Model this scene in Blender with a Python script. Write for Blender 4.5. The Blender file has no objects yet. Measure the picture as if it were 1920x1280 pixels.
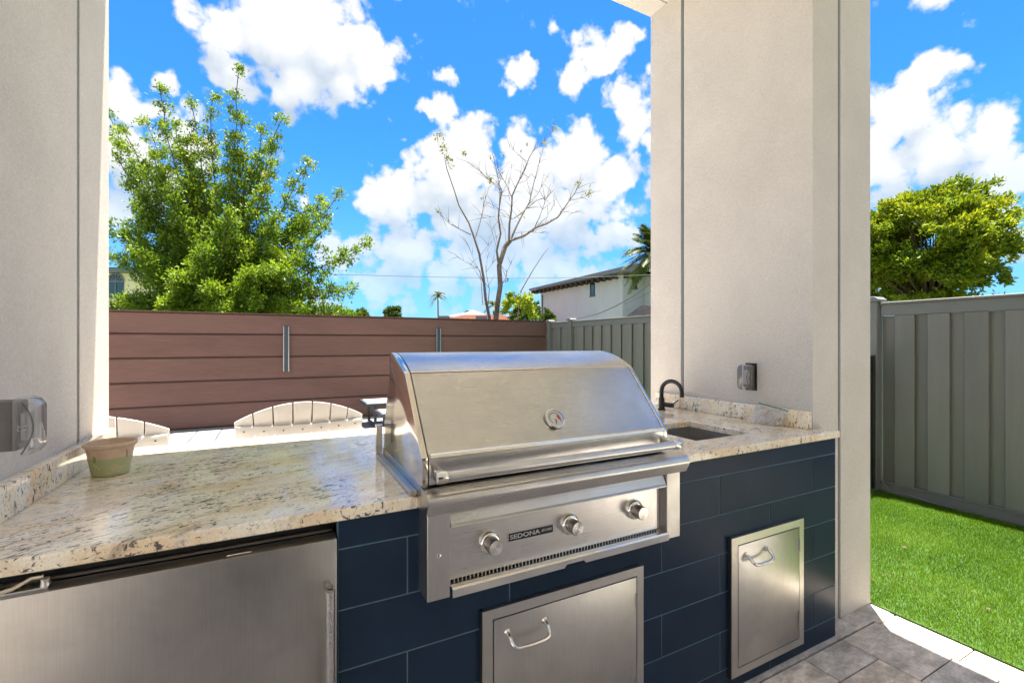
import bpy, bmesh, math, random
import numpy as np
from mathutils import Vector, Matrix
R = random.Random(7); NR = np.random.RandomState(5)
PI = math.pi
S = bpy.context.scene; C = S.collection

# ------------------------------------------------------------------ camera
HC = 1.314; YAW = math.radians(62.908); FP = 856.75
FW = Vector((math.cos(YAW), math.sin(YAW), 0)); RT = Vector((math.sin(YAW), -math.cos(YAW), 0))
cam = bpy.data.cameras.new('camera'); co = bpy.data.objects.new('camera', cam); C.objects.link(co)
co.location = (0, 0, HC); co.rotation_euler = (PI / 2, 0, YAW - PI / 2)
cam.sensor_width = 36; cam.lens = 36 * FP / 1920; cam.shift_y = 2.1 / 1920
cam.clip_start = .02; cam.clip_end = 3000
S.camera = co

def ray(x, y):
    return FW + RT * ((x - 960) / FP) + Vector((0, 0, -(y - 642.1) / FP))
def at(x, y, t):                     # point seen at a pixel, at a depth in metres
    return Vector((0, 0, HC)) + ray(x, y) * t

# ------------------------------------------------------------------ light
SUN = Vector((.09, .085, 1)).normalized()
S.view_settings.view_transform = 'Standard'; S.view_settings.look = 'None'
S.view_settings.exposure = 2.14; S.view_settings.gamma = 1; S.view_settings.use_curve_mapping = False
try:
    S.cycles.max_bounces = 8; S.cycles.diffuse_bounces = 5; S.cycles.glossy_bounces = 4
    S.cycles.transparent_max_bounces = 8; S.cycles.sample_clamp_indirect = 6
except Exception: pass
sl = bpy.data.lights.new('sun', 'SUN'); sl.energy = 5.0; sl.angle = math.radians(.53); sl.color = (1, .942, .85)
so = bpy.data.objects.new('sun', sl); C.objects.link(so); so.rotation_euler = SUN.to_track_quat('Z', 'Y').to_euler()

class NT:                            # a terse node builder
    def __init__(s, tree): s.t = tree; s.n = tree.nodes; s.l = tree.links
    def add(s, typ, ins=None, **props):
        nd = s.n.new(typ)
        for k, v in props.items(): setattr(nd, k, v)
        for k, v in (ins or {}).items(): s.set(nd, k, v)
        return nd
    def set(s, nd, k, v):
        sock = nd.inputs[k]
        if hasattr(v, 'bl_idname') and hasattr(v, 'outputs'): v = v.outputs[0]
        if isinstance(v, bpy.types.NodeSocket): s.l.new(v, sock)
        else:
            if isinstance(v, (tuple, list)) and sock.type == 'RGBA' and len(v) == 3: v = (*v, 1)
            sock.default_value = v
    def m(s, op, a, b=None, c=None, clamp=False):
        nd = s.add('ShaderNodeMath', operation=op, use_clamp=clamp); s.set(nd, 0, a)
        if b is not None: s.set(nd, 1, b)
        if c is not None: s.set(nd, 2, c)
        return nd.outputs[0]
    def v(s, op, a, b=None):
        nd = s.add('ShaderNodeVectorMath', operation=op); s.set(nd, 0, a)
        if b is not None: s.set(nd, 1, b)
        return nd.outputs['Value'] if op in ('LENGTH', 'DOT_PRODUCT', 'DISTANCE') else nd.outputs[0]
    def noise(s, vec, scale, detail=4, rough=.5, dist=0):
        nd = s.add('ShaderNodeTexNoise', {'Scale': scale, 'Detail': detail, 'Roughness': rough, 'Distortion': dist})
        if vec is not None: s.set(nd, 'Vector', vec)
        return nd.outputs[0]
    def ramp(s, f, a, b, lo=0., hi=1.):
        nd = s.add('ShaderNodeMapRange', {'Value': f, 'From Min': a, 'From Max': b, 'To Min': lo, 'To Max': hi})
        nd.interpolation_type = 'SMOOTHSTEP'; return nd.outputs[0]
    def mix(s, f, a, b):
        nd = s.add('ShaderNodeMix', data_type='RGBA'); s.set(nd, 0, f); s.set(nd, 6, a); s.set(nd, 7, b)
        return nd.outputs[2]

W = bpy.data.worlds.new('World'); S.world = W; W.use_nodes = True
w = NT(W.node_tree); w.n.clear()
sky = w.add('ShaderNodeTexSky', sky_type='NISHITA'); sky.sun_disc = False
sky.sun_elevation = math.asin(SUN.z); sky.sun_rotation = math.atan2(SUN.x, SUN.y); sky.air_density = 1.0; sky.dust_density = .3
tc = w.add('ShaderNodeTexCoord'); D = tc.outputs['Generated']
sep = w.add('ShaderNodeSeparateXYZ', {0: D}); DZ = sep.outputs[2]
skyc = w.v('MULTIPLY', sky.outputs[0], (.0105, .036, .065))      # deeper, more saturated blue
hz = w.ramp(DZ, -.02, .42, 1, 0)
hz = w.m('POWER', hz, 1.6)
blue = w.mix(w.m('MULTIPLY', hz, .62), skyc, (.088, .165, .212))
# cumulus: heaps of soft round lobes broken up by noise (x px, y px, radius px, weight)
LOBES = [(430, 70, 88, 1), (520, 60, 120, 1), (610, 90, 115, 1), (690, 105, 68, 1), (560, 150, 70, 1), (640, 150, 60, .9), (440, 130, 60, .9),
 (245, 200, 62, .9), (300, 165, 34, .8), (240, 290, 100, .85), (350, 270, 62, .8), (210, 400, 80, .6), (300, 340, 90, .7),
 (885, 270, 62, 1.05), (845, 350, 100, 1.05), (745, 385, 72, 1), (905, 400, 130, 1), (985, 310, 66, 1), (1075, 310, 72, 1), (1140, 350, 62, .95),
 (1060, 400, 120, .95), (1150, 430, 80, .85), (760, 470, 100, .85), (900, 500, 130, .8), (640, 480, 60, .6), (1050, 500, 120, .7), (720, 550, 90, .6),
 (832, 205, 36, .85), (812, 200, 26, .8), (845, 142, 20, .75), (962, 138, 36, .88), (985, 120, 22, .8), (1080, 120, 48, .85), (1130, 100, 44, .85), (1160, 70, 34, .85), (1165, 175, 42, .85), (1200, 60, 22, .8),
 (1725, 150, 58, 1), (1690, 215, 80, 1), (1750, 290, 95, 1), (1665, 300, 80, .95), (1870, 240, 55, .95), (1905, 330, 80, .9), (1640, 200, 30, .8), (1880, 430, 90, .75), (1760, -20, 60, .85), (575, 385, 24, .7),
 (1300, 260, 150, 1), (1450, 500, 170, .9), (1400, 60, 90, .9), (-150, 250, 170, 1), (-350, 450, 200, .9), (2150, 200, 150, 1), (2350, 420, 200, .9), (100, -160, 120, 1), (950, -330, 210, 1), (1250, -420, 300, 1), (1500, -300, 220, .95), (1150, -700, 300, .9)]  # lobes high above the view are added to whiten the hood reflection
warp = w.add('ShaderNodeTexNoise', {'Scale': 9., 'Detail': 5., 'Roughness': .6, 'Vector': D})
Dw = w.v('ADD', D, w.v('MULTIPLY', w.v('SUBTRACT', warp.outputs['Color'], (.5, .5, .5)), (.062, .062, .062)))
def heap(vec, small=True):
    out = None
    for (x, y, r, k) in LOBES:
        if not small and r < 70: continue
        d = ray(x, y); ln = d.length; d.normalize()
        rr = r / FP / ln / math.sqrt(ln)
        lob = w.m('MULTIPLY_ADD', w.v('DISTANCE', vec, tuple(d)), -k / (rr * 1.35), k)        # k at the core, 0 at 1.35 radii
        out = lob if out is None else w.m('SMOOTH_MAX', out, lob, .15)
    return out
dens = heap(Dw)
above = w.m('SUBTRACT', heap(w.v('ADD', Dw, (.012, .008, .055)), False), dens)     # more cloud overhead: an underside
# unseen cumulus beyond the view, its cover thickened to pale the steel reflections
far = w.noise(D, 2.3, 5, .55)
ahead = w.m('SUBTRACT', w.v('DOT_PRODUCT', D, tuple(FW)), w.m('MULTIPLY', DZ, .35))
base = w.m('SUBTRACT', w.m('MULTIPLY', w.m('SUBTRACT', far, .40), 5), w.ramp(ahead, .0, .35, 0, 3))
low = w.m('MULTIPLY', w.m('SUBTRACT', w.noise(w.v('MULTIPLY', D, (1, 1, 2.6)), 5, 6, .6), .40), w.ramp(DZ, .05, .22, 3.2, 0))
dens = w.m('MAXIMUM', dens, base); dens = w.m('MAXIMUM', dens, low)
wv = w.v('ADD', D, w.v('MULTIPLY', w.v('SUBTRACT', w.add('ShaderNodeTexNoise', {'Scale': 30., 'Detail': 4., 'Vector': D}).outputs['Color'], (.5, .5, .5)), (.035, .035, .035)))
def puff(sc, vec):
    v_ = w.add('ShaderNodeTexVoronoi', {'Vector': vec, 'Scale': sc}, feature='F1')
    return w.m('SUBTRACT', .42, w.m('POWER', v_.outputs['Distance'], 1.3))
pf = w.m('ADD', w.m('MULTIPLY', puff(17., wv), .8), w.m('MULTIPLY', puff(40., wv), .45))
n1 = w.noise(D, 24, 8, .58)
dens = w.m('ADD', dens, w.m('ADD', w.m('MULTIPLY', pf, .75), w.m('MULTIPLY', w.m('SUBTRACT', n1, .5), .95)))
mask = w.ramp(dens, .20, .50)
mask = w.m('MULTIPLY', mask, w.ramp(DZ, -.02, .30, .45, 1))
edge = w.ramp(dens, .3, 1.0, .18, 0)
shade = w.m('ADD', w.m('ADD', w.m('MULTIPLY_ADD', pf, .95, .46), w.m('MULTIPLY', above, -1.9)), w.m('ADD', edge, w.m('MULTIPLY', w.m('SUBTRACT', w.noise(D, 9, 5, .55), .5), 1.3)), clamp=True)
cl = w.mix(shade, (.125, .152, .180), (.243, .243, .241))
cl = w.mix(w.ramp(DZ, .05, .38, .4, 0), cl, (.155, .195, .218))
skyall = w.mix(w.m('MULTIPLY', mask, .96), blue, cl)
skyall = w.mix(w.ramp(DZ, -.06, -.01, 1, 0), skyall, (.25, .27, .25))
bg = w.add('ShaderNodeBackground', {'Color': skyall, 'Strength': 1.0})
w.l.new(bg.outputs[0], w.add('ShaderNodeOutputWorld').inputs[0])

# ------------------------------------------------------------------ materials
def mat(name, col, rough=.5, metal=0., spec=None, bump=None, var=None, coat=0, trans=0, alpha=None, coord='Object', ior=None):
    m = bpy.data.materials.new(name); m.use_nodes = True; n = NT(m.node_tree)
    p = n.n['Principled BSDF']; n.p = p
    p.inputs['Base Color'].default_value = (*col, 1); p.inputs['Roughness'].default_value = rough; p.inputs['Metallic'].default_value = metal
    if spec is not None: p.inputs['Specular IOR Level'].default_value = spec
    if coat: p.inputs['Coat Weight'].default_value = coat; p.inputs['Coat Roughness'].default_value = .05
    if trans: p.inputs['Transmission Weight'].default_value = trans
    if alpha is not None: p.inputs['Alpha'].default_value = alpha
    if ior: p.inputs['IOR'].default_value = ior
    t = n.add('ShaderNodeTexCoord').outputs[coord]; n.c = t
    if var:                          # (scale, amount, vector stretch)
        sc, am, st = var
        f = n.noise(n.v('MULTIPLY', t, st), sc, 5, .6)
        k = n.ramp(f, .25, .75, 1 - am, 1 + am)
        n.set(p, 'Base Color', n.v('SCALE', col, None)) if False else None
        vm = n.add('ShaderNodeVectorMath', operation='SCALE'); vm.inputs[0].default_value = col; n.set(vm, 3, k)
        n.set(p, 'Base Color', vm.outputs[0])
    if bump:
        sc, st, dist = bump[:3]
        stretch = bump[3] if len(bump) > 3 else (1, 1, 1)
        b = n.add('ShaderNodeBump', {'Strength': st, 'Distance': dist, 'Height': n.noise(n.v('MULTIPLY', t, stretch), sc, 3, .6)})
        n.set(p, 'Normal', b.outputs[0])
    m['nt'] = 1
    return m
M = {}
def stucco(name, col):
    m = mat(name, col, .9, spec=.2); n = NT(m.node_tree); p = n.n['Principled BSDF']
    t = n.add('ShaderNodeTexCoord').outputs['Object']
    big = n.ramp(n.noise(t, 1.7, 5, .62), .3, .7, .93, 1.04)
    fine = n.ramp(n.noise(t, 150, 4, .75), .3, .7, .90, 1.06)
    pit = n.ramp(n.noise(t, 75, 2, .5), .66, .74, 1, .86)
    k = n.m('MULTIPLY', n.m('MULTIPLY', big, fine), pit)
    vm = n.add('ShaderNodeVectorMath', operation='SCALE'); vm.inputs[0].default_value = col; n.set(vm, 3, k); n.set(p, 'Base Color', vm.outputs[0])
    h = n.m('ADD', n.noise(t, 210, 3, .65), n.m('MULTIPLY', n.noise(t, 70, 3, .6), 1.0))
    n.set(p, 'Normal', n.add('ShaderNodeBump', {'Strength': .8, 'Distance': .004, 'Height': h}).outputs[0])
    return m
M['stucco'] = stucco('stucco', (.675, .63, .575))
M['soffit'] = stucco('soffit_stucco', (.78, .745, .69))
M['house_white'] = mat('white_stucco', (.60, .59, .585), .9, var=(1.2, .05, (1, 1, .3)), bump=(40, .3, .01))
M['house_yellow'] = mat('yellow_stucco', (.85, .74, .42), .9, var=(1, .05, (1, 1, 1)))
def steel(name, col, rough, stretch, st=.12, smudge=.07, sc=1.0, brush=.03):
    m = mat(name, col, rough, 1.0); n = NT(m.node_tree); p = n.n['Principled BSDF']
    t = n.add('ShaderNodeTexCoord').outputs['Object']
    br = n.noise(n.v('MULTIPLY', t, stretch), 9 * sc, 4, .7)
    sm = n.noise(t, 7, 5, .62, .6); sm2 = n.noise(t, 13, 3, .55, .5)
    r = n.m('ADD', n.m('MULTIPLY_ADD', br, .14, rough - .07), n.m('MULTIPLY', n.m('ADD', n.ramp(sm, .4, .75), n.m('MULTIPLY', n.ramp(sm2, .4, .8), .35)), smudge), clamp=True)
    n.set(p, 'Roughness', r)
    k = n.m('MULTIPLY', n.ramp(br, .3, .7, .93, 1.05), n.ramp(sm, .35, .7, 1.03, .93))
    k = n.m('MULTIPLY', k, n.ramp(n.noise(n.v('ADD', t, (4, 1, 2)), 2.6, 4, .55, .8), .3, .7, .95, 1.04))
    vm = n.add('ShaderNodeVectorMath', operation='SCALE'); vm.inputs[0].default_value = col; n.set(vm, 3, k); n.set(p, 'Base Color', vm.outputs[0])
    h = n.m('ADD', n.m('MULTIPLY', br, brush), n.m('MULTIPLY', n.noise(t, 2.2, 1, .4), .8))
    n.set(p, 'Normal', n.add('ShaderNodeBump', {'Strength': st, 'Distance': .004, 'Height': h}).outputs[0])
    return m
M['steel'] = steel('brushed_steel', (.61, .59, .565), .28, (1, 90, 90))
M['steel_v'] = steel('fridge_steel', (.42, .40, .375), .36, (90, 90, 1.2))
M['steel_door'] = steel('door_steel', (.56, .54, .515), .34, (90, 90, 1.2), smudge=.1)
M['steel_polish'] = steel('polished_steel', (.74, .685, .61), .10, (60, 60, 2), st=.22, smudge=.08)
M['chrome'] = mat('chrome', (.80, .76, .70), .11, 1.0)
M['grip'] = mat('grip_steel', (.32, .30, .28), .3, 1.0)  # steel darkened in colour to stand in for dark reflections
M['dark_gap'] = mat('dark_recess', (.012, .012, .013), .7)
M['knob_face'] = mat('spun_steel', (.74, .71, .66), .25, 1.0); n = NT(M['knob_face'].node_tree)
n.n['Principled BSDF'].inputs['Anisotropic'].default_value = .85
tg = n.add('ShaderNodeTangent', direction_type='RADIAL', axis='Z'); n.set(n.n['Principled BSDF'], 'Tangent', tg.outputs[0])
def granite():
    m = mat('granite', (.6, .5, .4), .09, spec=.55, coat=.12); n = NT(m.node_tree); p = n.n['Principled BSDF']
    t = n.add('ShaderNodeTexCoord').outputs['Object']
    mp = n.add('ShaderNodeMapping', {'Vector': t, 'Rotation': (0, 0, math.radians(-24))}).outputs[0]
    st = n.v('MULTIPLY', mp, (1, 2.5, 1.3))
    c = n.mix(n.ramp(n.noise(st, 5, 5, .6, .5), .36, .62), (.83, .65, .43), (.93, .84, .67))
    c = n.mix(n.ramp(n.noise(n.v('ADD', st, (3, 8, 1)), 7, 6, .65, .6), .52, .68, 0, .8), c, (.80, .77, .70))
    c = n.mix(n.ramp(n.noise(n.v('ADD', st, (9, 2, 4)), 11, 5, .7, .8), .55, .68, 0, .7), c, (.38, .28, .20))
    c = n.mix(n.ramp(n.noise(n.v('ADD', st, (2, 7, 9)), 3.2, 4, .6, .5), .54, .72, 0, .4), c, (.52, .46, .39))
    c = n.mix(n.ramp(n.noise(n.v('ADD', mp, (5, 5, 7)), 8, 4, .6, 1.0), .66, .74, 0, .85), c, (.42, .17, .045))
    reg = n.ramp(n.noise(n.v('ADD', mp, (1, 6, 3)), 4.2, 4, .6), .34, .62)
    fl = n.noise(n.v('MULTIPLY', mp, (1, 2.3, 1.2)), 42, 5, .7, .9)
    thr = n.m('MULTIPLY_ADD', reg, -.10, .645)
    f = n.ramp(n.m('SUBTRACT', fl, thr), 0, .035)
    c = n.mix(n.m('MULTIPLY', f, .9), c, (.035, .037, .048))
    f2 = n.ramp(n.noise(n.v('ADD', n.v('MULTIPLY', mp, (1, 1.6, 1)), (4, 4, 4)), 95, 4, .65, .4), .59, .67)
    c = n.mix(n.m('MULTIPLY', f2, .65), c, (.10, .07, .06))
    vn = n.add('ShaderNodeTexVoronoi', {'Vector': mp, 'Scale': 210.}); vn.feature = 'F1'
    g = n.ramp(vn.outputs['Distance'], .1, .7, .93, 1.06)
    vm = n.add('ShaderNodeVectorMath', operation='SCALE'); n.set(vm, 0, c); n.set(vm, 3, g); n.set(p, 'Base Color', vm.outputs[0])
    n.set(p, 'Roughness', n.ramp(n.noise(t, 14, 4, .6), .3, .7, .06, .16))
    n.set(p, 'Normal', n.add('ShaderNodeBump', {'Strength': .06, 'Distance': .002, 'Height': n.noise(t, 18, 3, .5)}).outputs[0])
    return m
M['granite'] = granite()
def perpiece(name, cols, rough, spec=.3, noise=None, bump=None, metal=0):
    m = mat(name, cols[0], rough, metal, spec=spec); n = NT(m.node_tree); p = n.n['Principled BSDF']
    oi = n.add('ShaderNodeObjectInfo').outputs['Random']; t = n.add('ShaderNodeTexCoord').outputs['Object']
    if len(cols) == 1: c = n.mix(0, cols[0], cols[0])
    else:
        cr = n.add('ShaderNodeValToRGB', {0: oi}); e = cr.color_ramp.elements
        while len(e) < len(cols): e.new(.5)
        for i, k in enumerate(cols): e[i].position = i / (len(cols) - 1); e[i].color = (*k, 1)
        c = cr.outputs[0]
    off = n.v('ADD', t, n.add('ShaderNodeCombineXYZ', {0: n.m('MULTIPLY', oi, 37.), 1: n.m('MULTIPLY', oi, 91.)}).outputs[0])
    if noise:
        for (sc, am, st) in noise:
            k = n.ramp(n.noise(n.v('MULTIPLY', off, st), sc, 6, .65, .4), .28, .72, 1 - am, 1 + am)
            vm = n.add('ShaderNodeVectorMath', operation='SCALE'); n.set(vm, 0, c); n.set(vm, 3, k); c = vm.outputs[0]
    n.set(p, 'Base Color', c)
    if bump:
        n.set(p, 'Normal', n.add('ShaderNodeBump', {'Strength': bump[1], 'Distance': bump[2], 'Height': n.noise(off, bump[0], 4, .65)}).outputs[0])
    return m
M['tile'] = perpiece('navy_tile', [(.0155, .030, .056), (.0185, .035, .064), (.0135, .0265, .050)], .32, .12, [(4, .12, (1, 1, 1))], (6, .05, .004))
M['grout'] = mat('blue_grout', (.11, .20, .25), .8, var=(30, .15, (1, 1, 1)))
M['paver'] = perpiece('travertine_paver', [(.74, .62, .51), (.52, .48, .44), (.80, .68, .55), (.60, .53, .46), (.76, .65, .54)], .75, .25, [(5, .34, (1, 2.6, 1)), (22, .16, (1, 1.6, 1)), (70, .12, (1, 1, 1))], (60, .4, .003))
M['paver_far'] = perpiece('sunlit_far_paver', [(.20, .20, .215), (.235, .235, .25), (.18, .185, .20)], .8, .2, [(6, .12, (1, 1, 1))])  # far copy of the pavers, colour lowered so full sun does not clip
M['joint'] = mat('sandy_joint', (.05, .035, .025), .95, var=(30, .3, (1, 1, 1)))
M['brown'] = perpiece('brown_board', [(.142, .075, .058), (.152, .081, .063), (.136, .072, .055)], .6, .25, [(1.3, .10, (.5, 1, 2)), (16, .07, (.25, 1, 3)), (60, .05, (.1, 1, 1))])
M['fence'] = perpiece('grey_green_board', [(.180, .168, .153), (.196, .184, .168), (.170, .159, .146)], .6, .3, [(9, .07, (1, 1, .12)), (200, .07, (1, 1, 1))], (240, .2, .001))
M['fence_rail'] = perpiece('grey_rail', [(.17, .166, .160)], .55, .3, [(9, .05, (1, 1, 1)), (200, .05, (1, 1, 1))])
M['alu'] = mat('aluminium', (.40, .41, .42), .35, .9)
M['slate'] = mat('dark_blue_metal', (.035, .05, .065), .45)
M['black'] = mat('black_metal', (.014, .014, .016), .38, spec=.5)
M['bead'] = mat('grey_bead', (.26, .28, .30), .45, .3)
M['greybox'] = mat('grey_box', (.125, .12, .112), .5, var=(30, .08, (1, 1, 1)))
M['white_plastic'] = mat('white_plastic', (.62, .59, .54), .45, var=(9, .03, (1, 1, 1)), bump=(150, .1, .001))
M['screw'] = mat('screw_steel', (.12, .12, .12), .4, .8)
M['terracotta'] = mat('terracotta', (.68, .50, .36), .85, var=(16, .14, (1, 1, 1)), bump=(60, .3, .002))
M['glaze'] = mat('green_glaze', (.44, .48, .25), .55, var=(12, .1, (1, 1, 1)))
M['vine'] = mat('pale_vine', (.62, .56, .36), .6)
M['vine_green'] = mat('green_vine', (.25, .31, .13), .6)
M['soil'] = mat('dry_soil', (.10, .07, .05), .95, bump=(90, .6, .006))
M['band_grey'] = mat('gauge_face', (.60, .59, .57), .5)
M['red'] = mat('gauge_red', (.50, .03, .03), .5)
M['badge'] = mat('badge_black', (.012, .012, .014), .35)
M['letter'] = mat('badge_letter', (.62, .62, .6), .3, .7)
M['roof_dark'] = mat('dark_roof_tile', (.017, .017, .019), .95, spec=.05, var=(5, .3, (1, 1, 1)), bump=(18, .8, .05))
M['roof_orange'] = mat('terracotta_roof', (.115, .05, .032), .95, spec=.05, var=(6, .18, (1, 1, 1)), bump=(14, .8, .05))
M['roof_white'] = mat('white_roof', (.22, .23, .25), .95, spec=.05)
M['trim'] = mat('grey_trim', (.16, .16, .16), .6)
M['soffit_dark'] = mat('dark_rafter', (.045, .035, .028), .7)
M['window'] = mat('window_glass', (.02, .07, .08), .06, spec=.8)
M['wframe'] = mat('window_frame', (.02, .022, .025), .4)
M['bark'] = mat('pale_bark', (.17, .13, .10), .9, var=(14, .35, (1, 1, .35)), bump=(30, .8, .02))
M['bark_dark'] = mat('dark_bark', (.12, .075, .05), .9, var=(14, .3, (1, 1, .3)), bump=(25, .8, .02))
M['cable'] = mat('cable', (.05, .05, .05), .6)
M['soil_ground'] = mat('ground_soil', (.10, .12, .06), .95, var=(.5, .3, (1, 1, 1)))
M['turf_base'] = mat('turf_backing', (.035, .085, .012), .95, var=(14, .25, (1, 1, 1)))
M['glass_dark'] = mat('door_glass', (.03, .035, .04), .05, spec=.8)
M['furn_top'] = mat('grey_sling', (.42, .42, .42), .7)
M['inner_wall'] = mat('indoor_wall', (.5, .45, .4), .9)
def clearmat(name, col, rough, alpha):
    m = bpy.data.materials.new(name); m.use_nodes = True; n = NT(m.node_tree); n.n.clear()
    tr = n.add('ShaderNodeBsdfTransparent', {0: (*col, 1)}); gl = n.add('ShaderNodeBsdfGlossy', {0: (.95, .95, .95, 1), 'Roughness': rough})
    df = n.add('ShaderNodeBsdfDiffuse', {0: (.85, .85, .85, 1)}); lw = n.add('ShaderNodeLayerWeight', {0: .35})
    a = n.add('ShaderNodeMixShader', {0: alpha}); n.l.new(tr.outputs[0], a.inputs[1]); n.l.new(df.outputs[0], a.inputs[2])
    b = n.add('ShaderNodeMixShader', {0: n.m('MULTIPLY_ADD', lw.outputs['Fresnel'], .8, .03, clamp=True)})
    n.l.new(a.outputs[0], b.inputs[1]); n.l.new(gl.outputs[0], b.inputs[2])
    n.l.new(b.outputs[0], n.add('ShaderNodeOutputMaterial').inputs[0]); return m
M['clear'] = clearmat('clear_plastic', (.86, .86, .86), .06, .10)
M['film'] = clearmat('bag_film', (.96, .96, .96), .08, .20)
M['zip'] = mat('green_zip', (.01, .22, .07), .4)
def leafmat(name, cols, trans=.35, rough=.5, wide=.4):
    m = bpy.data.materials.new(name); m.use_nodes = True; n = NT(m.node_tree); n.n.clear()
    g = n.add('ShaderNodeNewGeometry'); cr = n.add('ShaderNodeValToRGB'); 
    t = n.add('ShaderNodeTexCoord').outputs['Object']
    f = n.m('ADD', n.m('MULTIPLY', g.outputs['Random Per Island'], 1 - wide), n.m('MULTIPLY', n.ramp(n.noise(t, 1.1, 3, .6), .3, .7), wide))
    n.set(cr, 0, f); e = cr.color_ramp.elements
    while len(e) < len(cols): e.new(.5)
    for i, (p_, k) in enumerate(cols): e[i].position = p_; e[i].color = (*k, 1)
    p = n.add('ShaderNodeBsdfPrincipled', {'Base Color': cr.outputs[0], 'Roughness': rough}); p.inputs['Specular IOR Level'].default_value = .3
    sc = n.v('MULTIPLY', cr.outputs[0], (1.5, 1.35, .6))
    tl = n.add('ShaderNodeBsdfTranslucent', {0: sc}); mx = n.add('ShaderNodeMixShader', {0: trans})
    n.l.new(p.outputs[0], mx.inputs[1]); n.l.new(tl.outputs[0], mx.inputs[2])
    n.l.new(mx.outputs[0], n.add('ShaderNodeOutputMaterial').inputs[0]); return m
M['leaf_a'] = leafmat('glossy_leaf', [(0, (.06, .12, .012)), (.4, (.12, .21, .018)), (.75, (.20, .30, .02)), (.96, (.30, .35, .03)), (1, (.42, .17, .03))])
M['leaf_b'] = leafmat('yellow_green_leaf', [(0, (.07, .125, .008)), (.4, (.145, .215, .012)), (.75, (.26, .31, .015)), (1, (.42, .40, .03))])
M['leaf_lime'] = leafmat('lime_leaf', [(0, (.12, .2, .015)), (1, (.33, .40, .03))])
M['leaf_far'] = leafmat('far_leaf', [(0, (.035, .065, .02)), (1, (.08, .12, .03))])
M['leaf_palm'] = leafmat('palm_leaf', [(0, (.05, .08, .035)), (.7, (.10, .13, .05)), (1, (.2, .17, .08))], .25)
M['leaf_date'] = leafmat('date_leaf', [(0, (.035, .065, .018)), (.7, (.085, .12, .03)), (1, (.20, .16, .06))], .15)
M['leaf_dry'] = leafmat('dry_leaf', [(0, (.10, .12, .04)), (1, (.26, .24, .06))])
M['turf'] = leafmat('turf_blade', [(0, (.03, .085, .003)), (.5, (.095, .205, .006)), (.85, (.17, .28, .014)), (1, (.42, .46, .20))], .35, .45, .38)

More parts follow.
